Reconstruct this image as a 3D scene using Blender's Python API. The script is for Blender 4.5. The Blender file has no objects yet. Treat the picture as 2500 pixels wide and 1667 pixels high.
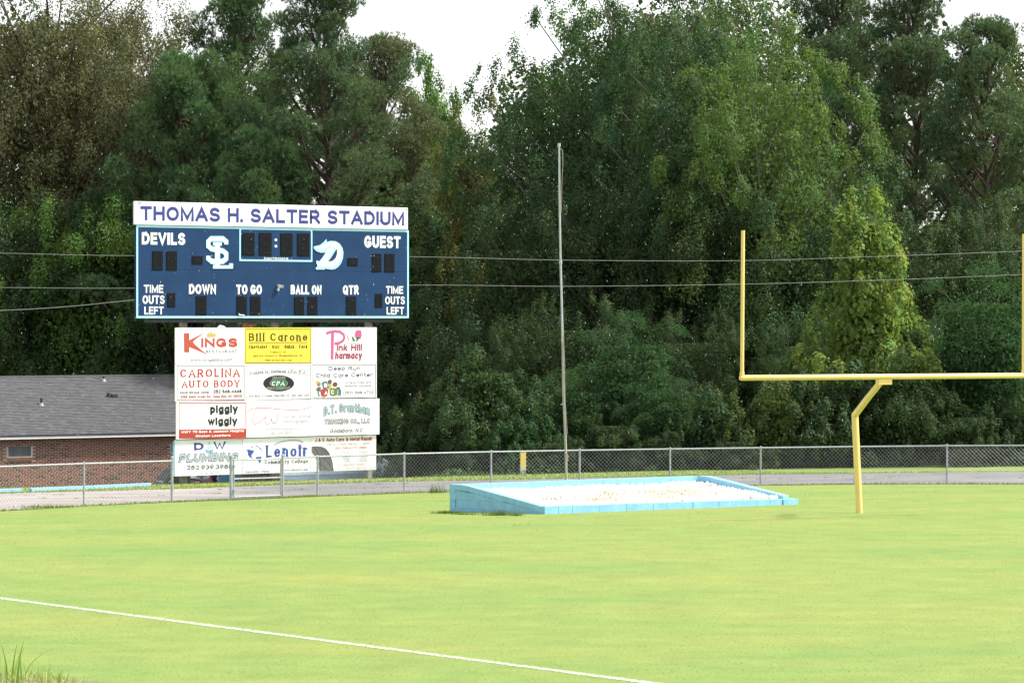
import bpy, bmesh, math, random
import numpy as np
from mathutils import Vector, Matrix
random.seed(7); RNG = np.random.default_rng(11)
SC = bpy.context.scene
COL = SC.collection
R = math.radians

# ------------------------------------------------------------------ camera, sky, sun, exposure
F, CX, HZ, CZ = 9800.0, 1250.0, 776.6, 4.24      # focal length and horizon in photo pixels, eye height
cam = bpy.data.cameras.new('camera'); camo = bpy.data.objects.new('camera', cam); COL.objects.link(camo)
cam.sensor_fit = 'HORIZONTAL'; cam.sensor_width = 36.0; cam.lens = F / 2500 * 36
camo.location = (0, 0, CZ); camo.rotation_euler = (R(90), 0, 0)
cam.shift_y = -(833.5 - HZ) / 2500
cam.clip_start = 0.5; cam.clip_end = 3000
SC.camera = camo

SUN_EL, SUN_AZ = 55.0, 84.0                       # azimuth from +Y (view direction) towards +X (right)
SUN_STRENGTH, SKY_STRENGTH, EXPOSURE = 2.6, 0.105, 1.55
world = bpy.data.worlds.new('World'); SC.world = world; world.use_nodes = True
wn = world.node_tree; wn.nodes.clear()
w_out = wn.nodes.new('ShaderNodeOutputWorld'); w_bg = wn.nodes.new('ShaderNodeBackground')
w_sky = wn.nodes.new('ShaderNodeTexSky'); w_hs = wn.nodes.new('ShaderNodeHueSaturation')
w_sky.sky_type = 'NISHITA'; w_sky.sun_disc = False
w_sky.sun_elevation = R(SUN_EL); w_sky.sun_rotation = R(SUN_AZ)
w_sky.air_density = 1.0; w_sky.dust_density = 1.2; w_sky.ozone_density = 1.0
w_hs.inputs['Saturation'].default_value = 0.22
wn.links.new(w_sky.outputs[0], w_hs.inputs['Color']); wn.links.new(w_hs.outputs[0], w_bg.inputs['Color'])
w_bg.inputs['Strength'].default_value = SKY_STRENGTH
wn.links.new(w_bg.outputs[0], w_out.inputs['Surface'])
sl = bpy.data.lights.new('sun', 'SUN'); so = bpy.data.objects.new('sun', sl); COL.objects.link(so)
sl.energy = SUN_STRENGTH; sl.angle = R(8.0); sl.color = (1.0, 0.95, 0.86)
sv = Vector((math.cos(R(SUN_EL)) * math.sin(R(SUN_AZ)), math.cos(R(SUN_EL)) * math.cos(R(SUN_AZ)), math.sin(R(SUN_EL))))
so.rotation_euler = sv.to_track_quat('Z', 'Y').to_euler(); so.location = (60, 20, 90)
vs = SC.view_settings
vs.view_transform = 'Standard'; vs.look = 'None'; vs.exposure = EXPOSURE; vs.gamma = 1.0; vs.use_curve_mapping = False
SC.cycles.use_denoising = True; SC.cycles.max_bounces = 8; SC.cycles.transparent_max_bounces = 8

# ------------------------------------------------------------------ terrain: the field is flat to the end line, then falls to the wood
TH = R(33.6); NV = (-math.sin(TH), math.cos(TH)); UV = (math.cos(TH), math.sin(TH)); P0 = (7.55, 87.3)
GP = [(-1e4, 0), (0, 0), (36, -.65), (60, -2.5), (76, -3.6), (1e4, -3.6)]
def vv(X, Y): return (X - P0[0]) * NV[0] + (Y - P0[1]) * NV[1]
def gz(X, Y): return float(np.interp(vv(X, Y), [p[0] for p in GP], [p[1] for p in GP]))
def uv2w(u, v): return (P0[0] + u * UV[0] + v * NV[0], P0[1] + u * UV[1] + v * NV[1])
def ground(x, y):
    """first point of the terrain seen at a photo position"""
    f = lambda d: CZ - (y - HZ) / F * d - gz((x - CX) / F * d, d)
    d = 5.0
    while f(d) > 0 and d < 400: d += .5
    lo, hi = d - .5, d
    for _ in range(30):
        m = (lo + hi) / 2
        if f(m) > 0: lo = m
        else: hi = m
    X = (x - CX) / F * lo
    return Vector((X, lo, gz(X, lo)))
def at(x, y, d): return Vector(((x - CX) / F * d, d, CZ - (y - HZ) / F * d))

# ------------------------------------------------------------------ materials
MATS = {}
def mat(name, rgb, rough=.6, var=.08, scale=6.0, bump=0.0, metal=0.0, spec=.4, rgb2=None, detail=4, mscale=None):
    if name in MATS: return MATS[name]
    m = bpy.data.materials.new(name); m.use_nodes = True; MATS[name] = m
    nt = m.node_tree; b = nt.nodes['Principled BSDF']
    b.inputs['Roughness'].default_value = rough; b.inputs['Metallic'].default_value = metal
    b.inputs['Specular IOR Level'].default_value = spec
    tc = nt.nodes.new('ShaderNodeTexCoord'); mp = nt.nodes.new('ShaderNodeMapping')
    nt.links.new(tc.outputs['Object'], mp.inputs['Vector'])
    if mscale: mp.inputs['Scale'].default_value = mscale
    nz = nt.nodes.new('ShaderNodeTexNoise'); nz.inputs['Scale'].default_value = scale; nz.inputs['Detail'].default_value = detail
    nt.links.new(mp.outputs['Vector'], nz.inputs['Vector'])
    rp = nt.nodes.new('ShaderNodeValToRGB')
    a = tuple(max(0, c * (1 - var)) for c in rgb); c2 = rgb2 or tuple(min(1, c * (1 + var)) for c in rgb)
    rp.color_ramp.elements[0].position = .32; rp.color_ramp.elements[1].position = .68
    rp.color_ramp.elements[0].color = (*a, 1); rp.color_ramp.elements[1].color = (*c2, 1)
    nt.links.new(nz.outputs['Fac'], rp.inputs['Fac']); nt.links.new(rp.outputs['Color'], b.inputs['Base Color'])
    if bump:
        bp = nt.nodes.new('ShaderNodeBump'); bp.inputs['Strength'].default_value = min(1, bump); bp.inputs['Distance'].default_value = .02
        n2 = nt.nodes.new('ShaderNodeTexNoise'); n2.inputs['Scale'].default_value = scale * 5; n2.inputs['Detail'].default_value = 6
        nt.links.new(mp.outputs['Vector'], n2.inputs['Vector'])
        nt.links.new(n2.outputs['Fac'], bp.inputs['Height']); nt.links.new(bp.outputs['Normal'], b.inputs['Normal'])
    return m

def tint_mat(name, rgb, rough=.6, trans=.35, spec=.3, var=1.0):
    """colour times the per-piece tint stored on the mesh; leaves let light through"""
    if name in MATS: return MATS[name]
    m = bpy.data.materials.new(name); m.use_nodes = True; MATS[name] = m
    nt = m.node_tree; b = nt.nodes['Principled BSDF']; out = nt.nodes['Material Output']
    b.inputs['Roughness'].default_value = rough; b.inputs['Specular IOR Level'].default_value = spec
    at_ = nt.nodes.new('ShaderNodeAttribute'); at_.attribute_name = 'tint'
    mx = nt.nodes.new('ShaderNodeMix'); mx.data_type = 'RGBA'; mx.blend_type = 'MULTIPLY'; mx.inputs['Factor'].default_value = var
    mx.inputs[6].default_value = (*rgb, 1); nt.links.new(at_.outputs['Color'], mx.inputs[7])
    nt.links.new(mx.outputs[2], b.inputs['Base Color'])
    if trans > 0:
        tr = nt.nodes.new('ShaderNodeBsdfTranslucent'); ms = nt.nodes.new('ShaderNodeMixShader'); ms.inputs[0].default_value = trans
        g2 = nt.nodes.new('ShaderNodeMix'); g2.data_type = 'RGBA'; g2.blend_type = 'MULTIPLY'; g2.inputs['Factor'].default_value = 1
        g2.inputs[7].default_value = (1.3, 1.35, .75, 1); nt.links.new(mx.outputs[2], g2.inputs[6])
        nt.links.new(g2.outputs[2], tr.inputs['Color'])
        nt.links.new(b.outputs[0], ms.inputs[1]); nt.links.new(tr.outputs[0], ms.inputs[2]); nt.links.new(ms.outputs[0], out.inputs['Surface'])
    return m

# ------------------------------------------------------------------ object helpers
def link(o, parent=None):
    COL.objects.link(o)
    if parent: o.parent = parent
    return o
def tag(o, label=None, cat=None, group=None, kind=None):
    if label: o['label'] = label
    if cat: o['category'] = cat
    if group: o['group'] = group
    if kind: o['kind'] = kind
    return o
def empty(name, loc=(0, 0, 0), rz=0, label=None, cat=None, group=None):
    o = bpy.data.objects.new(name, None); link(o); o.location = loc; o.rotation_euler = (0, 0, rz)
    o.empty_display_size = .2
    return tag(o, label, cat, group)
class MB:
    def __init__(s): s.v = []; s.f = []
    def poly(s, pts):
        n = len(s.v); s.v += [tuple(p) for p in pts]; s.f.append(tuple(range(n, n + len(pts)))); return s
    def box(s, x0, x1, y0, y1, z0, z1):
        n = len(s.v)
        s.v += [(x0, y0, z0), (x1, y0, z0), (x1, y1, z0), (x0, y1, z0), (x0, y0, z1), (x1, y0, z1), (x1, y1, z1), (x0, y1, z1)]
        s.f += [tuple(n + i for i in q) for q in ((0, 3, 2, 1), (4, 5, 6, 7), (0, 1, 5, 4), (1, 2, 6, 5), (2, 3, 7, 6), (3, 0, 4, 7))]
        return s
    def prism(s, pts, y0, y1):
        """polygon in XZ, thickened along Y"""
        n = len(s.v); k = len(pts)
        s.v += [(p[0], y0, p[1]) for p in pts] + [(p[0], y1, p[1]) for p in pts]
        s.f += [tuple(range(n, n + k)), tuple(range(n + 2 * k - 1, n + k - 1, -1))]
        s.f += [(n + i, n + k + i, n + k + (i + 1) % k, n + (i + 1) % k) for i in range(k)]
        return s
    def tube(s, pts, rad, sides=10, cap=True):
        pts = [Vector(p) for p in pts]; k = len(pts)
        rad = rad if isinstance(rad, (list, tuple)) else [rad] * k
        n = len(s.v); up0 = None
        for i, p in enumerate(pts):
            d = (pts[min(i + 1, k - 1)] - pts[max(i - 1, 0)]).normalized()
            ref = up0 if up0 is not None else (Vector((0, 0, 1)) if abs(d.z) < .9 else Vector((1, 0, 0)))
            a = d.cross(ref).normalized(); b = a.cross(d).normalized(); up0 = b
            for j in range(sides):
                t = 2 * math.pi * j / sides
                s.v.append(tuple(p + a * (math.cos(t) * rad[i]) + b * (math.sin(t) * rad[i])))
        for i in range(k - 1):
            for j in range(sides):
                q = (j + 1) % sides
                s.f.append((n + i * sides + j, n + i * sides + q, n + (i + 1) * sides + q, n + (i + 1) * sides + j))
        if cap:
            s.f.append(tuple(n + j for j in range(sides))[::-1]); s.f.append(tuple(n + (k - 1) * sides + j for j in range(sides)))
        return s
    def mesh(s, name, m=None, smooth=False, recalc=True):
        me = bpy.data.meshes.new(name); me.from_pydata(s.v, [], s.f)
        if recalc:
            bm = bmesh.new(); bm.from_mesh(me); bmesh.ops.recalc_face_normals(bm, faces=bm.faces); bm.to_mesh(me); bm.free()
        if m: me.materials.append(m)
        if smooth:
            me.polygons.foreach_set('use_smooth', [True] * len(me.polygons))
            try: me.set_sharp_from_angle(angle=R(40))
            except Exception: pass
        me.update(); return me
    def obj(s, name, m=None, parent=None, smooth=False, recalc=True, bevel=0):
        o = bpy.data.objects.new(name, s.mesh(name, m, smooth, recalc)); link(o, parent)
        if bevel:
            bv = o.modifiers.new('bevel', 'BEVEL'); bv.width = bevel; bv.segments = 2; bv.limit_method = 'ANGLE'
        return o
def np_mesh(name, verts, k, m, tint=None, smooth=False):
    """verts (N*k,3) -> N k-sided faces, optional tint per face (N,3)"""
    verts = np.asarray(verts, dtype=np.float32); n = len(verts) // k
    me = bpy.data.meshes.new(name); me.vertices.add(n * k); me.loops.add(n * k); me.polygons.add(n)
    me.vertices.foreach_set('co', verts.ravel())
    me.loops.foreach_set('vertex_index', np.arange(n * k, dtype=np.int32))
    me.polygons.foreach_set('loop_start', np.arange(0, n * k, k, dtype=np.int32))
    try: me.polygons.foreach_set('loop_total', np.full(n, k, dtype=np.int32))
    except Exception: pass
    if tint is not None:
        ca = me.color_attributes.new('tint', 'FLOAT_COLOR', 'POINT')
        c = np.ones((n, k, 4), dtype=np.float32); c[:, :, :3] = np.asarray(tint)[:, None, :]
        ca.data.foreach_set('color', c.ravel())
    me.update(calc_edges=True); me.validate()
    if m: me.materials.append(m)
    return me
def unit(a): return a / (np.linalg.norm(a, axis=-1, keepdims=True) + 1e-9)

# ------------------------------------------------------------------ ground materials
def lawn_material():
    m = bpy.data.materials.new('mown_lawn'); m.use_nodes = True; nt = m.node_tree; b = nt.nodes['Principled BSDF']
    b.inputs['Roughness'].default_value = .85; b.inputs['Specular IOR Level'].default_value = .15
    geo = nt.nodes.new('ShaderNodeNewGeometry')
    def noise(scale, detail, ms=None, rough=.5):
        mp = nt.nodes.new('ShaderNodeMapping'); nt.links.new(geo.outputs['Position'], mp.inputs['Vector'])
        if ms: mp.inputs['Scale'].default_value = ms
        n = nt.nodes.new('ShaderNodeTexNoise'); n.inputs['Scale'].default_value = scale; n.inputs['Detail'].default_value = detail
        n.inputs['Roughness'].default_value = rough
        nt.links.new(mp.outputs['Vector'], n.inputs['Vector']); return n.outputs['Fac']
    def ramp(fac, stops):
        r = nt.nodes.new('ShaderNodeValToRGB'); els = r.color_ramp.elements
        while len(els) < len(stops): els.new(.5)
        for e, (p, c) in zip(els, stops): e.position = p; e.color = (*c, 1)
        nt.links.new(fac, r.inputs['Fac']); return r.outputs['Color']
    def mul(a, bb, f=1.0):
        x = nt.nodes.new('ShaderNodeMix'); x.data_type = 'RGBA'; x.blend_type = 'MULTIPLY'; x.inputs['Factor'].default_value = f
        nt.links.new(a, x.inputs[6]); nt.links.new(bb, x.inputs[7]); return x.outputs[2]
    big = ramp(noise(.16, 5, (.7, 1.5, 1), .6), [(.32, (.156, .242, .063)), (.5, (.190, .252, .066)), (.70, (.226, .260, .070))])
    mid = ramp(noise(1.1, 5, None, .65), [(.3, (.86, .88, .86)), (.7, (1.12, 1.10, 1.08))])
    fine = ramp(noise(20, 5, None, .75), [(.30, (.66, .72, .62)), (.5, (1, 1, 1)), (.72, (1.28, 1.24, 1.35))])
    field = mul(mul(big, mid), fine, .9)
    # beyond the verge the mown grass gives way to leaf litter under the trees
    sep = nt.nodes.new('ShaderNodeVectorMath'); sep.operation = 'DOT_PRODUCT'; sep.inputs[1].default_value = (NV[0], NV[1], 0)
    nt.links.new(geo.outputs['Position'], sep.inputs[0])
    v0 = P0[0] * NV[0] + P0[1] * NV[1]
    mr = nt.nodes.new('ShaderNodeMapRange'); mr.inputs['From Min'].default_value = v0 + 43; mr.inputs['From Max'].default_value = v0 + 52
    nt.links.new(sep.outputs['Value'], mr.inputs['Value'])
    lit = ramp(noise(3, 5), [(.3, (.035, .03, .018)), (.7, (.07, .06, .03))])
    fm = nt.nodes.new('ShaderNodeMix'); fm.data_type = 'RGBA'; nt.links.new(mr.outputs[0], fm.inputs['Factor'])
    nt.links.new(field, fm.inputs[6]); nt.links.new(lit, fm.inputs[7])
    nt.links.new(fm.outputs[2], b.inputs['Base Color'])
    bp = nt.nodes.new('ShaderNodeBump'); bp.inputs['Strength'].default_value = .8; bp.inputs['Distance'].default_value = .03
    nt.links.new(noise(22, 5, None, .7), bp.inputs['Height']); nt.links.new(bp.outputs['Normal'], b.inputs['Normal'])
    return m
LAWN = lawn_material()

# ------------------------------------------------------------------ ground sheet, bank, track, painted lines
vs_ = [-600, -300, -150, -90, -60, -30, -10, 0, 10, 20, 30, 36, 49, 60, 68, 76, 110, 200, 500, 1200]
us_ = [-1200, -500, -200, -80, -40, -20, 0, 20, 40, 80, 200, 500, 1200]
b = MB()
for v in vs_:
    for u in us_:
        X, Y = uv2w(u, v); b.v.append((X, Y, float(np.interp(v, [p[0] for p in GP], [p[1] for p in GP]))))
for i in range(len(vs_) - 1):
    for j in range(len(us_) - 1):
        n = i * len(us_) + j; b.f.append((n, n + 1, n + 1 + len(us_), n + len(us_)))
tag(b.obj('ground', LAWN), kind='structure')

# grassy bank the photographer stands on
def bank_z(X, Y):
    crest = 3.168 - .10 * (X + 1.53) + .012 * math.sin(X * 5) + .01 * math.sin(X * 13 + 1)
    crest -= max(0, X + 1.33) * .14
    crest = max(2.3, min(3.5, crest))
    t = max(0.0, (Y - 12.2)); z = crest - .42 * t * min(1, t / 1.2)
    return max(-.05, z + .01 * math.sin(X * 9 + Y * 7))
b = MB(); xs = np.concatenate([np.arange(-26, -4, 2.), np.arange(-4, 2, .12), np.arange(2, 27, 2.)]); ys = np.concatenate([np.arange(-12, 9, 3.), np.arange(9, 14, .2), np.arange(14, 24, .8)])
for Y in ys:
    for X in xs: b.v.append((X, Y, bank_z(X, Y)))
for i in range(len(ys) - 1):
    for j in range(len(xs) - 1):
        n = i * len(xs) + j; b.f.append((n, n + 1, n + 1 + len(xs), n + len(xs)))
tag(b.obj('grass_bank', mat('bank_soil', (.15, .19, .065), .9, .3, 30, .8, rgb2=(.28, .27, .12)), smooth=True), kind='structure')

FENCE_PX = [(-62, 1246), (205, 1233), (420, 1224), (564, 1219), (690, 1214.5), (775, 1210), (987, 1200.6), (1199, 1194.5), (1415, 1190), (1636, 1186.3), (1857, 1183), (2087, 1180), (2312, 1178), (2540, 1177.5)]
FP = [ground(*p) for p in FENCE_PX]
near = [(-220, 1262), (0, 1247.5), (205, 1235), (420, 1225.5), (564, 1220.5), (690, 1215.5), (775, 1211.5), (987, 1203.5), (1199, 1197), (1415, 1192), (1636, 1188), (1857, 1185), (2087, 1182), (2312, 1181.5), (2540, 1182), (2760, 1184)]
far = [(-220, 1211), (0, 1205), (205, 1199.5), (420, 1194), (564, 1188.5), (690, 1184), (775, 1181), (987, 1176), (1199, 1172), (1415, 1167.5), (1636, 1163), (1857, 1158.5), (2087, 1155.5), (2312, 1153), (2540, 1151.5), (2760, 1151)]
def densify(pl, n):
    out = []
    for a, c in zip(pl, pl[1:]):
        for k in range(n): out.append(a.lerp(c, k / n))
    return out + [pl[-1]]
NEAR = densify([ground(*p) for p in near], 10); FAR = densify([ground(*p) for p in far], 10)
b = MB()
for k, (p, q) in enumerate(zip(NEAR, FAR)):
    j1, j2 = random.uniform(-.09, .09), random.uniform(-.14, .14)
    p2 = p + Vector((NV[0] * j1, NV[1] * j1, 0)); q2 = q + Vector((NV[0] * j2, NV[1] * j2, 0))
    for s in (0, .33, .66, 1):
        r = p2.lerp(q2, s); b.v.append((r.x, r.y, gz(r.x, r.y) + .012))
for k in range(len(NEAR) - 1):
    for s in range(3):
        n = k * 4 + s; b.f.append((n, n + 4, n + 5, n + 1))
def track_material():
    m = bpy.data.materials.new('worn_asphalt'); m.use_nodes = True; nt = m.node_tree; bb = nt.nodes['Principled BSDF']
    bb.inputs['Roughness'].default_value = .75
    geo = nt.nodes.new('ShaderNodeNewGeometry')
    def nz(scale, det, ms=(1, 1, 1)):
        mp = nt.nodes.new('ShaderNodeMapping'); mp.inputs['Scale'].default_value = ms; nt.links.new(geo.outputs['Position'], mp.inputs['Vector'])
        n = nt.nodes.new('ShaderNodeTexNoise'); n.inputs['Scale'].default_value = scale; n.inputs['Detail'].default_value = det
        nt.links.new(mp.outputs['Vector'], n.inputs['Vector']); return n.outputs['Fac']
    def rp(f, a, c, p=(.35, .65)):
        r = nt.nodes.new('ShaderNodeValToRGB'); r.color_ramp.elements[0].color = (*a, 1); r.color_ramp.elements[1].color = (*c, 1)
        r.color_ramp.elements[0].position, r.color_ramp.elements[1].position = p; nt.links.new(f, r.inputs['Fac']); return r.outputs['Color']
    asphalt = rp(nz(.45, 6), (.125, .122, .126), (.185, .178, .176)); concrete = rp(nz(.5, 6, (.5, 1.6, 1)), (.22, .195, .18), (.33, .30, .275))
    sx = nt.nodes.new('ShaderNodeSeparateXYZ'); nt.links.new(geo.outputs['Position'], sx.inputs[0])
    ad = nt.nodes.new('ShaderNodeMath'); ad.operation = 'MULTIPLY_ADD'; nt.links.new(nz(.3, 4), ad.inputs[0]); ad.inputs[1].default_value = 5
    nt.links.new(sx.outputs['X'], ad.inputs[2])
    mr = nt.nodes.new('ShaderNodeMapRange'); mr.inputs['From Min'].default_value = -4.0; mr.inputs['From Max'].default_value = -7.0
    nt.links.new(ad.outputs[0], mr.inputs['Value'])
    mx = nt.nodes.new('ShaderNodeMix'); mx.data_type = 'RGBA'; nt.links.new(mr.outputs[0], mx.inputs['Factor']); nt.links.new(asphalt, mx.inputs[6]); nt.links.new(concrete, mx.inputs[7])
    m2 = nt.nodes.new('ShaderNodeMix'); m2.data_type = 'RGBA'; m2.blend_type = 'MULTIPLY'; m2.inputs['Factor'].default_value = 1
    nt.links.new(mx.outputs[2], m2.inputs[6]); nt.links.new(rp(nz(9, 4), (.86, .86, .86), (1.12, 1.12, 1.12)), m2.inputs[7])
    nt.links.new(m2.outputs[2], bb.inputs['Base Color']); return m
tag(b.obj('track', track_material(), recalc=False), kind='structure')

def line_mat(name, rgb, lo, hi):
    """chalk line worn through to the grass"""
    m = bpy.data.materials.new(name); m.use_nodes = True; nt = m.node_tree; bb = nt.nodes['Principled BSDF']
    bb.inputs['Base Color'].default_value = (*rgb, 1); bb.inputs['Roughness'].default_value = .9
    geo = nt.nodes.new('ShaderNodeNewGeometry'); n = nt.nodes.new('ShaderNodeTexNoise'); n.inputs['Scale'].default_value = 22; n.inputs['Detail'].default_value = 5
    nt.links.new(geo.outputs['Position'], n.inputs['Vector'])
    mr = nt.nodes.new('ShaderNodeMapRange'); mr.inputs['From Min'].default_value = lo; mr.inputs['From Max'].default_value = hi
    nt.links.new(n.outputs['Fac'], mr.inputs['Value']); nt.links.new(mr.outputs[0], bb.inputs['Alpha']); return m
def ground_strip(name, a, c, w, m, n=60, jit=.01):
    b = MB(); d = (c - a); d.z = 0; d.normalize(); s = Vector((-d.y, d.x, 0))
    for k in range(n + 1):
        p = a.lerp(c, k / n)
        for sg in (-1, 1):
            q = p + s * (sg * w / 2 + random.uniform(-jit, jit)); b.v.append((q.x, q.y, gz(q.x, q.y) + .006))
    for k in range(n): b.f.append((2 * k, 2 * k + 2, 2 * k + 3, 2 * k + 1))
    return tag(b.obj(name, m, recalc=False), kind='structure')
sa, sb = ground(-330, 1417), ground(1590, 1667); sb = sb + (sb - sa) * .3
ground_strip('sideline', sa, sb, .18, line_mat('field_chalk', (.52, .56, .50), .36, .62), 400, .016)
ea, eb = ground(1020, 1288), ground(2700, 1231)
ground_strip('end_line', ea, eb, .07, line_mat('faded_chalk', (.42, .46, .28), .42, .72), 200, .01)

# ------------------------------------------------------------------ grass blades (stuff)
def blades(name, base, h, w, lean, m, tint, segs=2):
    """base (N,3); bent blades of segs quads"""
    n = len(base); a = RNG.uniform(0, 2 * np.pi, n); side = np.stack([np.cos(a), np.sin(a) * .3, np.zeros(n)], 1)
    a2 = RNG.uniform(0, 2 * np.pi, n); dirn = np.stack([np.cos(a2), np.sin(a2), np.zeros(n)], 1) * lean[:, None]
    V = []; prev = None; T = []
    pts = []
    for k in range(segs + 1):
        t = k / segs; c = base + np.stack([np.zeros(n), np.zeros(n), h * (t - .35 * lean * t * t)], 1) + dirn * (h * t * t)[:, None]
        ww = (w * (1 - t) ** .7 + .0004)[:, None] * side * .5
        pts.append((c - ww, c + ww))
    quads = [np.stack([pts[k][0], pts[k][1], pts[k + 1][1], pts[k + 1][0]], 1) for k in range(segs)]
    verts = np.concatenate(quads, 0).reshape(-1, 3); tints = np.concatenate([tint] * segs, 0)
    o = bpy.data.objects.new(name, np_mesh(name, verts, 4, m, tints)); return link(o)
GRASS = tint_mat('grass_blade', (.17, .22, .05), .7, .3, .2)
def grass_tint(n, yellow=.3):
    t = np.ones((n, 3)); y = RNG.uniform(0, 1, n) < yellow
    t *= RNG.uniform(.65, 1.2, (n, 1)); t[y] *= np.array([1.45, 1.15, .9]); return t
def along(pl, n, spread):
    idx = RNG.uniform(0, len(pl) - 1.001, n); i = idx.astype(int); f = idx - i
    P = np.array([tuple(p) for p in pl]); q = P[i] * (1 - f)[:, None] + P[i + 1] * f[:, None]
    off = RNG.normal(0, spread, n); q[:, 0] += NV[0] * off; q[:, 1] += NV[1] * off
    q[:, 2] = [gz(a, c) for a, c in q[:, :2]]; return q
base = np.concatenate([along(NEAR, 3800, .10), along(FAR, 5200, .22)])
n = len(base); o = blades('verge_grass', base, RNG.uniform(.03, .085, n), RNG.uniform(.012, .03, n), RNG.uniform(.1, .8, n), GRASS, grass_tint(n, .4))
tag(o, 'short ragged grass fringing both edges of the worn track', 'grass', kind='stuff')
N = 26000; P = np.zeros((N, 3)); uu = RNG.uniform(-38, 22, N); wv = RNG.uniform(27, 36.5, N)
P[:, 0] = P0[0] + uu * UV[0] + wv * NV[0]; P[:, 1] = P0[1] + uu * UV[1] + wv * NV[1]
fi = np.interp(P[:, 0] / P[:, 1], [f_.x / f_.y for f_ in FAR], [vv(f_.x, f_.y) for f_ in FAR])
P = P[np.array([vv(*p[:2]) for p in P]) > fi + .15]; P[:, 2] = [gz(*p[:2]) for p in P]; n = len(P)
o = blades('strip_grass', P, RNG.uniform(.02, .055, n), RNG.uniform(.012, .03, n), RNG.uniform(.2, .9, n), GRASS, grass_tint(n, .25))
tag(o, 'unmown green grass strip between the track and the trees', 'grass', kind='stuff')
# weeds in the cracks of the track
pts = []
for _ in range(80):
    f = random.random(); i = f * (len(NEAR) - 1); k = int(i); p = NEAR[k].lerp(FAR[k], random.choice([.45, .5, .8, .62]) + random.uniform(-.04, .04))
    r_ = random.uniform(.02, .16)
    pts.append(np.array([p.x, p.y, 0]) + np.stack([RNG.normal(0, r_ * 1.6, 24), RNG.normal(0, r_ * .6, 24), np.zeros(24)], 1))
P = np.concatenate(pts); P[:, 2] = [gz(*p[:2]) + .01 for p in P]; n = len(P)
o = blades('track_weed', P, RNG.uniform(.015, .05, n), RNG.uniform(.01, .025, n), RNG.uniform(.2, 1, n), GRASS, grass_tint(n, .8))
tag(o, 'small yellowing weeds growing from cracks in the track', 'weeds', kind='stuff')
# sparse taller blades and dry stalks over the lawn break up its flatness
N = 90000; d = RNG.uniform(44, 108, N) ; X = RNG.uniform(-.14, .14, N) * d; P = np.stack([X, d, np.zeros(N)], 1)
ok = np.interp(X / d, [f_.x / f_.y for f_ in NEAR], [vv(f_.x, f_.y) for f_ in NEAR]) > np.array([vv(a, c) for a, c in P[:, :2]]) + .1
P = P[ok]; P[:, 2] = [gz(*p[:2]) for p in P]; n = len(P)
o = blades('lawn_grass', P, RNG.uniform(.004, .014, n), RNG.uniform(.008, .02, n), RNG.uniform(.5, 1.3, n), tint_mat('lawn_blade', (.22, .28, .09), .8, .5, .1), grass_tint(n, .35) ** .4, 1)
tag(o, 'short mown grass covering the football field', 'grass', kind='stuff')

# tall weeds on the near bank, bottom left
def bank_grass():
    base = []; hh = []; ww = []; ll = []; tt = []
    def add(x, y, h, w, l, t, spread=0):
        d = 12 + random.uniform(-.25, .15); X = (x - CX) / F * d + random.gauss(0, spread); base.append((X, d, bank_z(X, d) - .01)); hh.append(h); ww.append(w); ll.append(l); tt.append(t)
    for _ in range(900):
        x = random.uniform(-60, 420) if random.random() < .8 else random.uniform(300, 620)
        k = max(.15, 1 - max(0, x - 120) / 420)
        add(x, 0, random.uniform(.008, .05) * k + .008, random.uniform(.0015, .0045), random.uniform(.1, .9), random.choice([(.9, 1, .9), (1.2, 1.1, .9), (2.4, 1.9, 2.2), (1.5, 1.2, .9)]))
    for x, h, w, l in [(18, .125, .006, .25), (30, .15, .007, .35), (42, .17, .009, .3), (36, .13, .008, .55), (52, .12, .006, .6), (60, .16, .005, .8), (25, .16, .004, .9), (0, .14, .006, .2), (-8, .12, .006, .3), (120, .09, .004, .5), (128, .07, .003, .9), (150, .06, .003, .3), (105, .05, .003, .2), (470, .07, .003, .25), (70, .09, .006, .9)]:
        add(x, 0, h, w, l, random.choice([(.7, .95, .8), (.8, 1, .7), (1.1, 1.2, .9)]))
    base = np.array(base); o = blades('bank_weeds', base, np.array(hh), np.array(ww), np.array(ll), tint_mat('weed_blade', (.20, .27, .085), .6, .4, .2), np.array(tt), 6)
    tag(o, 'tall bent weeds and dry stalks on the bank at bottom left', 'weeds', kind='stuff')
bank_grass()

# ------------------------------------------------------------------ chain-link fence and gate
GALV = mat('galvanised_steel', (.34, .36, .37), .5, .12, 9, 0, .25, .5)
WIRE = mat('fence_wire', (.30, .315, .31), .5, .06, 9, 0, .2, .5)
FH = 1.03
def link_mesh(parent, a, c, z0=.03, z1=FH - .02, pitch=.112, r=.0030):
    """one bay of diamond mesh between two ground points, in world coordinates"""
    b = MB(); L = (c - a).length; d = (c - a).normalized(); hgt = z1 - z0
    s = Vector((-d.y, d.x, 0)).normalized()
    def P(t, z): return a + d * t + Vector((0, 0, z0 + z))
    for sg in (1, -1):
        k = -int(hgt / pitch) - 1
        while k * pitch < L + hgt:
            t0 = k * pitch if sg > 0 else k * pitch
            za, zb = 0.0, hgt; ta, tb = (t0, t0 + hgt) if sg > 0 else (t0 + hgt, t0)
            # clip to the bay
            def clip(t, z, ot, oz, lim):
                f = (lim - t) / (ot - t); return lim, z + (oz - z) * f
            A = [ta, za]; B = [tb, zb]
            if A[0] > B[0]: A, B = B, A
            if B[0] > 0.02 and A[0] < L - .02:
                if A[0] < 0: A = list(clip(A[0], A[1], B[0], B[1], 0.0))
                if B[0] > L: B = list(clip(B[0], B[1], A[0], A[1], L))
                p, q = P(*A) + s * (.003 * sg), P(*B) + s * (.003 * sg)
                b.tube([p, q], r, 3, False)
            k += 1
    return b.obj('wire_mesh', WIRE, parent, recalc=False)
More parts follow.
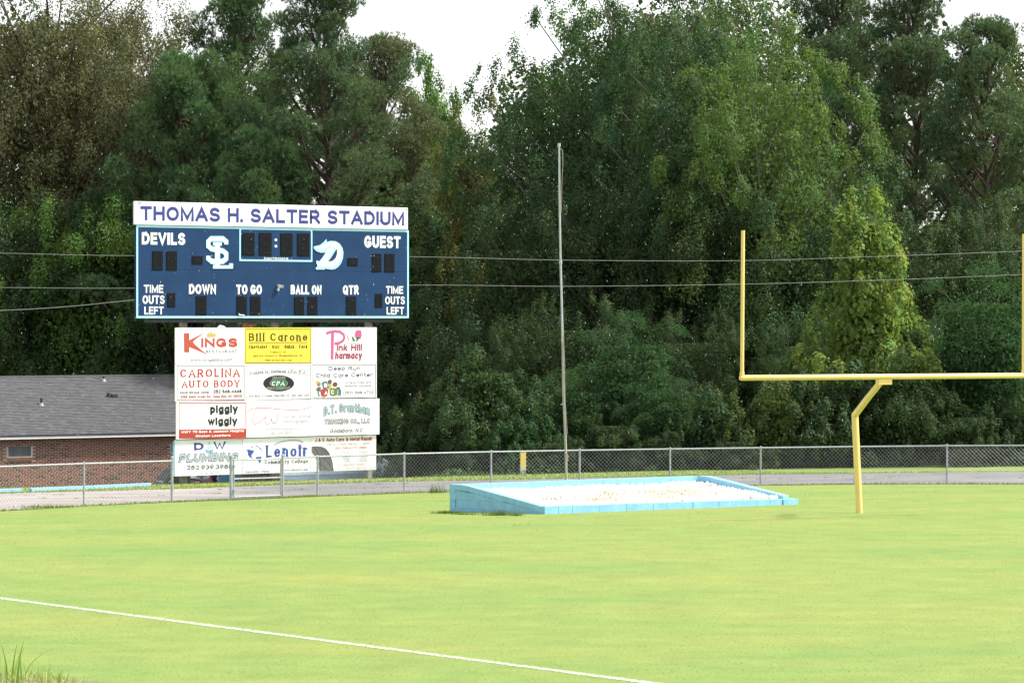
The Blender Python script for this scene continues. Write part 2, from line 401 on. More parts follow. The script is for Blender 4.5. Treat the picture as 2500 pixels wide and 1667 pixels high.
def fence(name, pts, label, heights, railz, joint=True):
    root = empty(name, tuple(pts[0]), 0, label, 'fence')
    inv = Matrix.Translation(-pts[0])
    loc = [p - pts[0] for p in pts]
    for p, h in zip(loc, heights):
        thick = .034 if h > FH + .03 else .027
        po = MB().tube([p - Vector((0, 0, .15)), p + Vector((0, 0, h))], thick, 10).obj('post', GALV, root, True)
        capb = MB(); capb.tube([(p.x, p.y, p.z + h - .004), (p.x, p.y, p.z + h + .012), (p.x, p.y, p.z + h + .034), (p.x, p.y, p.z + h + .04)], [thick * 1.25, thick * 1.3, thick * .9, thick * .2], 10).obj('cap', GALV, po, True)
        for zt in (.3, .62, .86):
            MB().tube([(p.x, p.y, p.z + zt), (p.x, p.y, p.z + zt + .018)], thick + .006, 10).obj('tie', GALV, po, True)
    MB().tube([p + Vector((0, 0, railz)) for p in loc], .022, 8).obj('top_rail', GALV, root, True)
    for a, c in zip(loc, loc[1:]): link_mesh(root, a, c, .03, railz - .015)
    return root
fence('chain_link_fence', FP[0:3], 'galvanised chain link fence in front of the brick building', [FH, FH, FH + .07], FH - .01)
fence('chain_link_fence', FP[4:], 'long galvanised chain link fence curving behind the blue pit to the right edge', [FH + .05] + [FH] * (len(FP) - 5), FH - .01)
gr = empty('gate', tuple(FP[3]), 0, 'low chain link gate with a middle rail in front of the globe sign', 'gate')
ga, gb = Vector((0, 0, 0)), FP[4] - FP[3]; gd = gb.normalized(); ga2, gb2 = gd * .085, gb - gd * .06
MB().tube([(0, 0, -.15), (0, 0, FH + .06)], .04, 12).obj('hinge_post', GALV, gr, True)
MB().tube([(0, 0, FH + .055), (0, 0, FH + .08), (0, 0, FH + .1)], [.048, .046, .012], 12).obj('cap', GALV, gr, True)
for z, nm in ((.06, 'bottom_rail'), (.52, 'middle_rail'), (FH - .03, 'top_rail')):
    MB().tube([ga2 + Vector((0, 0, z)), gb2 + Vector((0, 0, z))], .019, 8).obj(nm, GALV, gr, True)
for p in (ga2, gb2): MB().tube([p + Vector((0, 0, .04)), p + Vector((0, 0, FH - .01))], .021, 8).obj('stile', GALV, gr, True)
for z in (.2, .82): MB().box(-.01, .1, -.03, .03, z, z + .05).obj('hinge', GALV, gr)
link_mesh(gr, ga2, gb2, .06, FH - .03)

# ------------------------------------------------------------------ goalpost
YEL = mat('goalpost_yellow', (.78, .57, .19), .38, .05, 3, .05, spec=.5)
gp = ground(2098, 1252); cc = Vector((7.92, 85.1, 3.0)); ca = R(28); cd = Vector((math.cos(ca), math.sin(ca), 0))
g = empty('goalpost', tuple(gp), 0, 'yellow football goalpost with one bent gooseneck post and two uprights', 'goalpost')
c0 = cc - gp; top = Vector((-.10, -.02, 4.24 - (1010 - HZ) / F * gp.y - gp.z))
MB().tube([(0, 0, -.3), (0, 0, 0), top], .074, 20).obj('post', YEL, g, True)
nk = c0 + Vector((-.10, .12, -.13))
MB().tube([top + Vector((0, .02, -.03)), top.lerp(nk, .5), nk], [.074, .07, .066], 20).obj('gooseneck', YEL, g, True)
MB().tube([c0 - cd * 3.6, c0 - cd * 3.58, c0 + cd * 3.58, c0 + cd * 3.6], [.05, .058, .058, .05], 16).obj('crossbar', YEL, g, True)
bo = MB().box(-.17, .17, -.06, .07, -.17, -.05).obj('bracket', YEL, g, bevel=.01); bo.location = c0 + Vector((-.03, .03, 0)); bo.rotation_euler = (0, 0, ca)
for sg, lean in ((-1, .02), (1, .01)):
    p = c0 + cd * (3.555 * sg)
    u = MB().tube([p + Vector((0, 0, .03)), p + Vector((lean, 0, 3.06))], .04, 14).obj('upright', YEL, g, True)
    MB().tube([p + Vector((0, 0, .03)), p + Vector((0, 0, .12))], .05, 14).obj('sleeve', YEL, u, True)

# ------------------------------------------------------------------ blue block-walled pit full of white stones
FL = ground(1330, 1255); PA = R(40.5)
pit = empty('stone_pit', tuple(FL), PA, 'pale blue sloping block wall enclosure filled with white stones', 'planter')
BLUE = mat('pale_blue_paint', (.215, .46, .635), .55, .07, 3, .35)
BLUES = [mat('pale_blue_paint_%d' % k, tuple(c * f for c in (.215, .46, .635)), .55, .09, 4, .35) for k, f in enumerate((.97, .99, 1.0, 1.02))]
PW, PD, TB, TF, T = 7.74, 3.3, .70, .175, .20
zb = lambda x, y: gz(*(FL + Matrix.Rotation(PA, 3, 'Z') @ Vector((x, y, 0)))[:2]) - FL.z
HB = 0.62 + zb(0, PD)            # top of the back wall above the front ground
def top_at(y):                   # walls slope from the back course to the front kerb
    return HB if y > PD - .5 else TF + (HB - TF) * max(0, (y - .12)) / (PD - .62)
blk = [0]
def block(pts_lo, pts_hi, y=None, name='block', m=None):
    """eight corners, low ring then high ring"""
    b = MB(); b.v = [tuple(p) for p in pts_lo + pts_hi]
    b.f = [(0, 1, 2, 3), (4, 5, 6, 7), (0, 1, 5, 4), (1, 2, 6, 5), (2, 3, 7, 6), (3, 0, 4, 7)]
    return b.obj(name, m or random.choice(BLUES), pit, bevel=.003)
J = .002
# front kerb, one course
nb = 19; w = PW / nb
for k in range(nb):
    x0, x1 = k * w + J, (k + 1) * w - J; o1 = random.uniform(-.006, .006); e = .02 if k == nb - 1 else 0
    h = TF - .055 * k / nb + random.uniform(-.005, .005)
    block([(x0, o1 - e, -.1), (x1 + e * 4, o1 - e, -.1), (x1 + e * 4, T + o1, -.1), (x0, T + o1, -.1)], [(x0, o1 - e, h), (x1 + e * 4, o1 - e, h), (x1 + e * 4, T + o1, h), (x0, T + o1, h)], m=BLUES[2])
# back wall: three courses and a cap
for x0 in np.arange(0, PW, .43):
    x1 = min(PW, x0 + .43)
    for r_ in range(4):
        za, zc = (-.35 + .0 if r_ == 0 else HB - .19 * (4 - r_)), HB - .19 * (3 - r_)
        za, zc = za + J, zc - J; sh = .215 * (r_ % 2); a, c = max(0, x0 - sh) + J, x1 - sh - J
        if c - a < .05: continue
        block([(a, PD - T, za), (c, PD - T, za), (c, PD, za), (a, PD, za)], [(a, PD - T, zc), (c, PD - T, zc), (c, PD, zc), (a, PD, zc)])
# side walls: level courses cut by the slope, with a sloping cap course
for side in (0, 1):
    xa, xb = (0, T) if side == 0 else (PW - T, PW)
    capb = .135
    zbot = -.35
    for r_ in range(5):
        z0, z1 = zbot + r_ * .19, zbot + (r_ + 1) * .19
        y = T + J - (.21 if r_ % 2 else 0)
        while y < PD - T:
            y0, y1 = max(T, y) + J, min(y + .41, PD - T) - J; y += .41
            if y1 - y0 < .03: continue
            t0, t1 = top_at(y0) - capb, top_at(y1) - capb
            if t1 < z0 + .01: continue
            q0, q1 = min(z1 - J, max(t0, z0 + .002)), min(z1 - J, t1)
            block([(xa, y0, z0), (xb, y0, z0), (xb, y1, z0), (xa, y1, z0)], [(xa, y0, q0), (xb, y0, q0), (xb, y1, q1), (xa, y1, q1)], m=random.choice(BLUES[:3]))
    y = T
    while y < PD - T - .01:
        y0, y1 = y + J, min(y + .205, PD - T) - J; y += .205
        t0, t1 = top_at(y0), top_at(y1); j = random.uniform(-.004, .004); lo = lambda t: max(-.05, t - capb + .004)
        block([(xa + j, y0, lo(t0)), (xb + j, y0, lo(t0)), (xb + j, y1, lo(t1)), (xa + j, y1, lo(t1))], [(xa + j, y0, t0), (xb + j, y0, t0), (xb + j, y1, t1), (xa + j, y1, t1)], name='cap_block', m=BLUES[3])
    # footing course, chipped and dark at the joints
# earth and stones
fillz = lambda y: np.interp(y, [0, T, PD - .55, PD], [TF - .045, TF - .045, HB - .17, HB - .15])
b = MB(); ys = np.linspace(T - .02, PD - T + .02, 14); xs = np.linspace(T - .02, PW - T + .02, 24)
for yy in ys:
    for xx in xs: b.v.append((xx, yy, float(fillz(yy)) - .03))
for i in range(len(ys) - 1):
    for j in range(len(xs) - 1): n = i * len(xs) + j; b.f.append((n, n + 1, n + 1 + len(xs), n + len(xs)))
b.obj('gravel_bed', mat('pale_gravel', (.62, .60, .55), .9, .15, 12, .4), pit)
N = 5200; cx = RNG.uniform(T + .02, PW - T - .02, N); cy = RNG.uniform(T + .02, PD - T - .02, N)
cz = fillz(cy) + RNG.uniform(-.03, .03, N) + .03 * np.sin(cx * 2.1) * np.sin(cy * 3)
s_ = RNG.uniform(.022, .058, N)
dirs = np.array([(1, 0, 0), (-1, 0, 0), (0, 1, 0), (0, -1, 0), (0, 0, 1), (0, 0, -1)], float)
tri = np.array([(0, 2, 4), (2, 1, 4), (1, 3, 4), (3, 0, 4), (2, 0, 5), (1, 2, 5), (3, 1, 5), (0, 3, 5)])
ra = RNG.uniform(0, 6.28, N); rot = np.zeros((N, 3, 3)); rot[:, 0, 0] = np.cos(ra); rot[:, 0, 1] = -np.sin(ra); rot[:, 1, 0] = np.sin(ra); rot[:, 1, 1] = np.cos(ra); rot[:, 2, 2] = 1
tl = unit(np.stack([RNG.normal(0, .4, N), RNG.normal(0, .4, N), np.ones(N)], 1))
pv = dirs[None] * (RNG.uniform(.6, 1.15, (N, 6, 1)) * s_[:, None, None]); pv[:, :, 2] *= .75
pv = np.einsum('nij,nkj->nki', rot, pv); pv[:, :, 2] += (pv[:, :, 0] * tl[:, None, 0] + pv[:, :, 1] * tl[:, None, 1]) * .5
pv += np.stack([cx, cy, cz], 1)[:, None, :]
tv = pv[:, tri, :].reshape(-1, 3); st_ = np.clip(sum(np.exp(-(((cx - a_) / w_) ** 2 + ((cy - c_) / (w_ * .7)) ** 2)) for a_, c_, w_ in ((4.9, 1.7, .7), (3.4, 1.6, .5), (5.7, 1.5, .5), (2.3, 1.0, .35), (4.2, .8, .4))), 0, 1)[:, None] * (RNG.uniform(0, 1, (N, 1)) < .7); tint = np.repeat(np.clip(RNG.normal(1, .07, (N, 1)), .7, 1.1) * np.array([1, .985, .95]) * (1 - st_ * np.array([.18, .32, .50])), 8, 0)
o = bpy.data.objects.new('white_stones', np_mesh('white_stones', tv, 3, tint_mat('white_stone', (.78, .77, .73), .8, 0, .2), tint)); link(o, pit); o['kind'] = 'stuff'
# dead leaves and sprouts among the stones
N = 420; cl = [(3.4, 1.55, .25), (4.9, 1.7, .5), (5.6, 1.5, .35), (2.6, .9, .2), (4.3, .75, .25), (1.2, 1.2, .15), (6.1, 1.1, .2), (3.9, 1.4, .8), (2.2, 1.9, .6)]
ii = RNG.integers(0, len(cl), N); cx = np.array([cl[i][0] for i in ii]) + RNG.normal(0, 1, N) * np.array([cl[i][2] for i in ii]); cy = np.clip(np.array([cl[i][1] for i in ii]) + RNG.normal(0, .6, N) * np.array([cl[i][2] for i in ii]), .3, PD - .3)
P = np.stack([np.clip(cx, .3, PW - .3), cy, fillz(cy) + .02], 1)
tt = np.array([(2.6, 1.3, 1.0), (3.2, 1.9, 1.5), (1.1, 1.1, .6), (1.8, 1.6, .6)])[RNG.integers(0, 4, N)]
o = blades('sprout', P, RNG.uniform(.02, .10, N), RNG.uniform(.012, .03, N), RNG.uniform(.2, 1.2, N), tint_mat('dry_sprout', (.16, .14, .055), .8, .3, .1), tt, 2); o.parent = pit; o['kind'] = 'stuff'
# taller grass at the foot of the pit wall
def tuft(name, px, n, h, spread, label, yellow=.15):
    p = ground(*px); P = np.stack([p.x + RNG.normal(0, spread, n), p.y + RNG.normal(0, spread * .35, n), np.zeros(n)], 1); P[:, 2] = [gz(*q[:2]) - .005 for q in P]
    o = blades(name, P, RNG.uniform(.4, 1, n) * h, RNG.uniform(.006, .014, n), RNG.uniform(.1, .6, n), tint_mat('tuft_blade', (.10, .17, .035), .6, .3, .25), grass_tint(n, yellow), 3)
    return tag(o, label, 'grass', kind='stuff')
tuft('grass_tuft', (1215, 1258), 260, .17, .19, 'upright green grass tuft against the pit side wall')
tuft('grass_tuft', (1262, 1259), 90, .13, .08, 'small grass tuft near the low end of the pit side wall')
tuft('grass_tuft', (1092, 1253), 420, .10, .16, 'dark green grass patch at the left foot of the pit wall')
tuft('grass_tuft', (1130, 1256), 200, .08, .2, 'low grass fringe along the bottom of the pit side wall')
tuft('grass_tuft', (1065, 1203), 120, .33, .14, 'tall sprouting grass clump on the track edge left of the pit', .3)
tuft('grass_tuft', (107, 1240), 340, .14, .32, 'grass clump growing on the concrete at far left', .5)
tuft('grass_tuft', (1256, 1283), 14, .08, .12, 'tiny dead weed on the lawn in front of the pit', 1)

# ------------------------------------------------------------------ leaning flagpole
d0 = 107.6; pl = [at(x, y, d0) for x, y in ((1383, 1200), (1381.5, 1110), (1380, 1060), (1375.5, 960), (1373.5, 830), (1370, 690), (1368.5, 640), (1366.5, 520), (1365.5, 420), (1365, 354))]
pl[0].z = gz(pl[0].x, d0) - .1; base = Vector((pl[0].x, d0, gz(pl[0].x, d0)))
fpole = empty('flagpole', tuple(base), 0, 'thin grey leaning flagpole standing behind the blue pit', 'pole')
q = [p - base for p in pl]
LOWP = mat('weathered_pole', (.34, .325, .29), .7, .15, 8); UPP = mat('aluminium_pole', (.42, .44, .46), .4, .08, 5, 0, .5)
MB().tube(q[:5], [.034, .034, .033, .032, .032], 12).obj('lower_tube', LOWP, fpole, True)
MB().tube(q[4:7], .03, 12).obj('middle_tube', UPP, fpole, True)
MB().tube(q[6:], [.028, .027, .026, .025], 12).obj('upper_tube', UPP, fpole, True)
for k, r_ in ((6, .042), (4, .038), (9, .04)):
    MB().tube([q[k] - Vector((0, 0, .05)), q[k] + Vector((0, 0, .04))], r_, 12).obj('collar', UPP, fpole, True)
ROPE = mat('frayed_rope', (.30, .25, .18), .9, .2, 30)
tp = q[9]
MB().tube([tp + Vector((.03, 0, -.1)), tp + Vector((.09, -.02, -.15)), tp + Vector((.1, -.02, -.5)), tp + Vector((.07, -.02, -1.1)), q[7] + Vector((.04, -.03, 0))], .009, 6).obj('halyard', ROPE, fpole, True)
MB().tube([q[4] + Vector((.03, -.02, .1)), q[4] + Vector((.055, -.03, -.6)), q[3] + Vector((.05, -.03, -.2)), q[2] + Vector((.06, -.03, 0))], .008, 6).obj('halyard', ROPE, fpole, True)
cl = MB().tube([q[3] + Vector((-.07, -.03, -.3)), q[3] + Vector((.02, -.04, -.27))], .018, 6).obj('cleat', UPP, fpole, True)
MB().tube([q[1] + Vector((-.02, -.04, .05)), q[1] + Vector((.05, -.05, .0)), q[1] + Vector((.05, -.05, -.16))], .016, 6).obj('rope_knot', ROPE, fpole, True)

# ------------------------------------------------------------------ yellow bollard behind the fence
p = ground(1277, 1160)
def peel_mat():
    m = bpy.data.materials.new('peeling_yellow_paint'); m.use_nodes = True; nt = m.node_tree; bb = nt.nodes['Principled BSDF']; bb.inputs['Roughness'].default_value = .7
    tc = nt.nodes.new('ShaderNodeTexCoord'); sx = nt.nodes.new('ShaderNodeSeparateXYZ'); nt.links.new(tc.outputs['Object'], sx.inputs[0])
    n = nt.nodes.new('ShaderNodeTexNoise'); n.inputs['Scale'].default_value = 12; n.inputs['Detail'].default_value = 3; nt.links.new(tc.outputs['Object'], n.inputs['Vector'])
    a = nt.nodes.new('ShaderNodeMath'); a.operation = 'MULTIPLY_ADD'; a.inputs[1].default_value = .55; nt.links.new(n.outputs['Fac'], a.inputs[0]); nt.links.new(sx.outputs['Z'], a.inputs[2])
    r = nt.nodes.new('ShaderNodeValToRGB'); r.color_ramp.interpolation = 'CONSTANT'; e = r.color_ramp.elements
    e[0].position = 0; e[0].color = (.6, .42, .12, 1); e[1].position = .34; e[1].color = (.10, .14, .2, 1); x = e.new(.40); x.color = (.45, .58, .66, 1); x = e.new(.52); x.color = (.85, .60, .16, 1)
    nt.links.new(a.outputs[0], r.inputs['Fac']); nt.links.new(r.outputs['Color'], bb.inputs['Base Color']); return m
bl = empty('bollard', tuple(p), R(10), 'short yellow square post with peeling paint behind the fence', 'post')
MB().box(-.08, .08, -.07, .07, -.15, .76).obj('shaft', peel_mat(), bl, bevel=.008)
MB().box(-.095, -.077, -.05, .05, .52, .66).obj('side_plate', mat('faded_plate', (.55, .45, .3), .7), bl)

# ------------------------------------------------------------------ flat lettering and shapes on an upright plane
class Plane:
    """upright plane through the ground point seen at photo x, distance d, running at angle phi"""
    def __init__(s, x, d, phi):
        s.phi = phi; s.c, s.s = math.cos(phi), math.sin(phi); s.X0, s.Y0 = (x - CX) / F * d, d
    def t(s, x):
        k = (x - CX) / F; return (k * s.Y0 - s.X0) / (s.c - k * s.s)
    def z(s, x, y): return CZ - (y - HZ) / F * (s.Y0 + s.t(x) * s.s)
    def w(s, t, off=0, z=0): return Vector((s.X0 + t * s.c - off * s.s, s.Y0 + t * s.s + off * s.c, z))
# single-line letter shapes, drawn as ribbons so that weight, contrast and serifs can be set
def _a(cx, cy, rx, ry, a0, a1, n=9): return [(cx + rx * math.cos(R(a0 + (a1 - a0) * i / n)), cy + ry * math.sin(R(a0 + (a1 - a0) * i / n))) for i in range(n + 1)]
def _e(cx, cy, rx, ry): return _a(cx, cy, rx, ry, 90, 450, 18)
_P = [(0, 0), (0, 1), (.36, 1)] + _a(.36, .73, .27, .27, 90, -90, 7) + [(0, .46)]
_bowl = lambda x: _e(x, .34, .27, .34)
_arch = lambda x0, x1: [(x0, .40)] + _a((x0 + x1) / 2, .43, (x1 - x0) / 2, .25, 180, 0, 7) + [(x1, 0)]
GLYPH = {
 'A': (.8, [[(0, 0), (.4, 1), (.8, 0)], [(.14, .31), (.66, .31)]]), 'B': (.66, [[(0, .52), (0, 1), (.36, 1)] + _a(.36, .76, .24, .24, 90, -90, 7) + [(0, .52)], [(0, .52), (.40, .52)] + _a(.40, .26, .26, .26, 90, -90, 7) + [(0, 0), (0, .52)]]),
 'C': (.74, [_a(.38, .5, .38, .5, 45, 315, 14)]), 'D': (.72, [[(0, .5), (0, 1), (.32, 1)] + _a(.32, .5, .40, .5, 90, -90, 10) + [(0, 0), (0, .5)]]), 'E': (.58, [[(.58, 1), (0, 1), (0, 0), (.58, 0)], [(0, .52), (.52, .52)]]), 'F': (.56, [[(.56, 1), (0, 1), (0, 0)], [(0, .5), (.5, .5)]]),
 'G': (.78, [_a(.38, .5, .38, .5, 42, 305, 13) + [(.74, .16), (.74, .42), (.48, .42)]]), 'H': (.7, [[(0, 0), (0, 1)], [(.7, 0), (.7, 1)], [(0, .52), (.7, .52)]]), 'I': (0, [[(0, 0), (0, 1)]]), 'J': (.48, [[(.48, 1), (.48, .25)] + _a(.24, .25, .24, .25, 0, -180, 8)]),
 'K': (.7, [[(0, 0), (0, 1)], [(.66, 1), (0, .36)], [(.24, .58), (.7, 0)]]), 'L': (.54, [[(0, 1), (0, 0), (.54, 0)]]), 'M': (.86, [[(0, 0), (0, 1), (.43, .1), (.86, 1), (.86, 0)]]), 'N': (.7, [[(0, 0), (0, 1), (.7, 0), (.7, 1)]]), 'O': (.8, [_e(.4, .5, .4, .5)]), 'P': (.63, [_P]),
 'Q': (.8, [_e(.4, .5, .4, .5), [(.5, .28), (.8, -.04)]]), 'R': (.68, [_P, [(.32, .46), (.68, 0)]]), 'S': (.66, [_a(.33, .75, .30, .25, 28, 262, 10) + _a(.33, .25, .33, .25, 82, -152, 10)]), 'T': (.7, [[(0, 1), (.7, 1)], [(.35, 1), (.35, 0)]]), 'U': (.7, [[(0, 1), (0, .34)] + _a(.35, .34, .35, .34, 180, 360, 10) + [(.7, 1)]]),
 'V': (.76, [[(0, 1), (.38, 0), (.76, 1)]]), 'W': (1.08, [[(0, 1), (.27, 0), (.54, .95), (.81, 0), (1.08, 1)]]), 'X': (.7, [[(0, 0), (.7, 1)], [(0, 1), (.7, 0)]]), 'Y': (.72, [[(0, 1), (.36, .48), (.72, 1)], [(.36, .48), (.36, 0)]]), 'Z': (.64, [[(0, 1), (.64, 1), (0, 0), (.64, 0)]]),
 '0': (.6, [_e(.3, .5, .3, .5)]), '1': (.26, [[(0, .8), (.24, 1), (.24, 0)]]), '2': (.6, [_a(.3, .7, .3, .3, 165, -30, 9) + [(0, 0), (.6, 0)]]), '3': (.58, [_a(.28, .75, .26, .25, 150, -75, 9) + _a(.28, .26, .31, .26, 75, -150, 9)]), '4': (.62, [[(.46, 0), (.46, 1), (0, .3), (.62, .3)]]), '5': (.6, [[(.55, 1), (.08, 1), (.04, .52)] + _a(.28, .32, .31, .32, 118, -150, 10)]),
 '6': (.6, [_e(.3, .31, .3, .31), [(.5, 1), (.2, .74), (.02, .42)]]), '7': (.58, [[(0, 1), (.58, 1), (.2, 0)]]), '8': (.6, [_e(.3, .75, .26, .25), _e(.3, .26, .3, .26)]), '9': (.6, [_e(.3, .69, .3, .31), [(.58, .6), (.44, .28), (.1, 0)]]),
 'a': (.54, [_bowl(.27), [(.54, .68), (.54, 0)]]), 'b': (.54, [[(0, 1), (0, 0)], _bowl(.27)]), 'c': (.5, [_a(.28, .34, .28, .34, 48, 312, 12)]), 'd': (.54, [_bowl(.27), [(.54, 1), (.54, 0)]]), 'e': (.54, [[(.03, .36), (.54, .36)] + _a(.28, .34, .27, .34, 8, 312, 12)]), 'f': (.34, [_a(.34, .78, .2, .22, 80, 180, 5) + [(.14, 0)], [(0, .66), (.32, .66)]]),
 'g': (.54, [_bowl(.27), [(.54, .68), (.54, -.08)] + _a(.28, -.08, .26, .2, 0, -140, 7)]), 'h': (.5, [[(0, 1), (0, 0)], _arch(0, .5)]), 'i': (0, [[(0, .68), (0, 0)], [(0, .92), (0, .95)]]), 'j': (.1, [[(.1, .68), (.1, -.24)], [(.1, .92), (.1, .95)]]), 'k': (.5, [[(0, 1), (0, 0)], [(.46, .68), (0, .24)], [(.16, .40), (.5, 0)]]), 'l': (0, [[(0, 1), (0, 0)]]),
 'm': (.84, [[(0, .68), (0, 0)], _arch(0, .42), _arch(.42, .84)]), 'n': (.5, [[(0, .68), (0, 0)], _arch(0, .5)]), 'o': (.56, [_e(.28, .34, .28, .34)]), 'p': (.54, [[(0, .68), (0, -.28)], _bowl(.27)]), 'q': (.54, [[(.54, .68), (.54, -.28)], _bowl(.27)]), 'r': (.3, [[(0, .68), (0, 0)], [(0, .40)] + _a(.26, .43, .26, .25, 180, 75, 5)]),
 's': (.46, [_a(.23, .51, .20, .17, 28, 262, 8) + _a(.23, .17, .23, .17, 82, -152, 8)]), 't': (.34, [[(.14, .92), (.14, .18)] + _a(.32, .17, .18, .17, 180, 285, 5), [(0, .66), (.32, .66)]]), 'u': (.5, [[(0, .68), (0, .25)] + _a(.25, .25, .25, .25, 180, 360, 7), [(.5, .68), (.5, 0)]]), 'v': (.54, [[(0, .68), (.27, 0), (.54, .68)]]), 'w': (.82, [[(0, .68), (.2, 0), (.41, .64), (.62, 0), (.82, .68)]]),
 'x': (.5, [[(0, 0), (.5, .68)], [(0, .68), (.5, 0)]]), 'y': (.54, [[(0, .68), (.27, 0)], [(.54, .68), (.18, -.28)]]), 'z': (.46, [[(0, .68), (.46, .68), (0, 0), (.46, 0)]]),
 '.': (0, [[(0, 0), (0, .02)]]), ',': (.04, [[(.04, .04), (0, -.12)]]), '-': (.28, [[(0, .36), (.28, .36)]]), '(': (.2, [_a(.36, .4, .34, .64, 125, 235, 6)]), ')': (.2, [_a(-.16, .4, .34, .64, 55, -55, 6)]), '!': (0, [[(0, 1), (0, .3)], [(0, 0), (0, .02)]]), '*': (.2, [[(0, .6), (.2, .8)], [(0, .8), (.2, .6)]]), '#': (.5, [[(.1, 0), (.2, 1)], [(.35, 0), (.45, 1)], [(0, .35), (.5, .35)], [(0, .65), (.5, .65)]]),
 '&': (.72, [[(.70, 0), (.16, .68)] + _a(.32, .8, .17, .2, 195, -50, 8) + [(.06, .38)] + _a(.28, .24, .27, .24, 150, 310, 7) + [(.66, .42)]]), ' ': (.12, [])}
def letters(txt, asp, hw, serif=False, gap=.13, lay=None):
    """asp = wanted width / cap height; returns verts (x, y, sublayer) in cap heights, faces and word index per face"""
    n = len(txt); ws = [GLYPH[c][0] for c in txt]; ink_n = sum(c != ' ' for c in txt)
    sg = gap + (.17 if serif else 0); kx = (asp - 2 * hw * ink_n) / max(.01, sum(ws) + sg * (n - 1) + .25 * txt.count(' '))
    if lay: kx = (asp - 2 * lay * ink_n) / max(.01, sum(ws) + sg * (n - 1) + .25 * txt.count(' '))
    lay = lay or hw
    kx = max(kx, .12); V, Fc, wd = [], [], []; x = 0; k_ = 0; word = 0
    for c, w in zip(txt, ws):
        if c == ' ': x += kx * (w + sg + .25); word += 1; continue
        for st in GLYPH[c][1]:
            P_ = [Vector((x + lay + p[0] * kx, lay + p[1] * (1 - 2 * lay))) for p in st]; m = len(P_); closed = (P_[0] - P_[-1]).length < 1e-4 and m > 3
            if closed: P_ = P_[:-1]; m -= 1
            else:
                P_[0] = P_[0] + (P_[0] - P_[1]).normalized() * hw * .98; P_[-1] = P_[-1] + (P_[-1] - P_[-2]).normalized() * hw * .98
            n0 = len(V); k_ += 1
            for i in range(m):
                a = P_[i] - P_[i - 1] if (i or closed) else P_[1] - P_[0]; b2 = P_[(i + 1) % m] - P_[i] if (i < m - 1 or closed) else a
                a, b2 = a.normalized(), b2.normalized(); s2 = a + b2
                if s2.length < .05: s2 = a
                s2 = s2.normalized(); nn = Vector((-s2.y, s2.x)); wv = hw * ((.42 + .58 * abs(s2.y)) if serif else 1.0) / max(.5, nn.dot(Vector((-a.y, a.x))))
                V += [(*(P_[i] + nn * wv), k_), (*(P_[i] - nn * wv), k_)]
            for i in range(m if closed else m - 1):
                j = (i + 1) % m; Fc.append((n0 + 2 * i, n0 + 2 * i + 1, n0 + 2 * j + 1, n0 + 2 * j)); wd.append(word)
            if serif and not closed:
                for e, f in ((0, 1), (-1, -2)):
                    dv = (P_[e] - P_[f]).normalized()
                    if abs(dv.y) > .75 and c not in '.,-()!&*#0123456789':
                        yy = P_[e].y; k_ += 1; n0 = len(V); th = .06; y0, y1 = (yy, yy + th) if dv.y < 0 else (yy - th, yy); q = hw + .09
                        V += [(P_[e].x - q, y0, k_), (P_[e].x + q, y0, k_), (P_[e].x + q, y1, k_), (P_[e].x - q, y1, k_)]; Fc.append((n0, n0 + 1, n0 + 2, n0 + 3)); wd.append(word)
        x += kx * (w + sg) + 2 * lay
    return V, Fc, wd
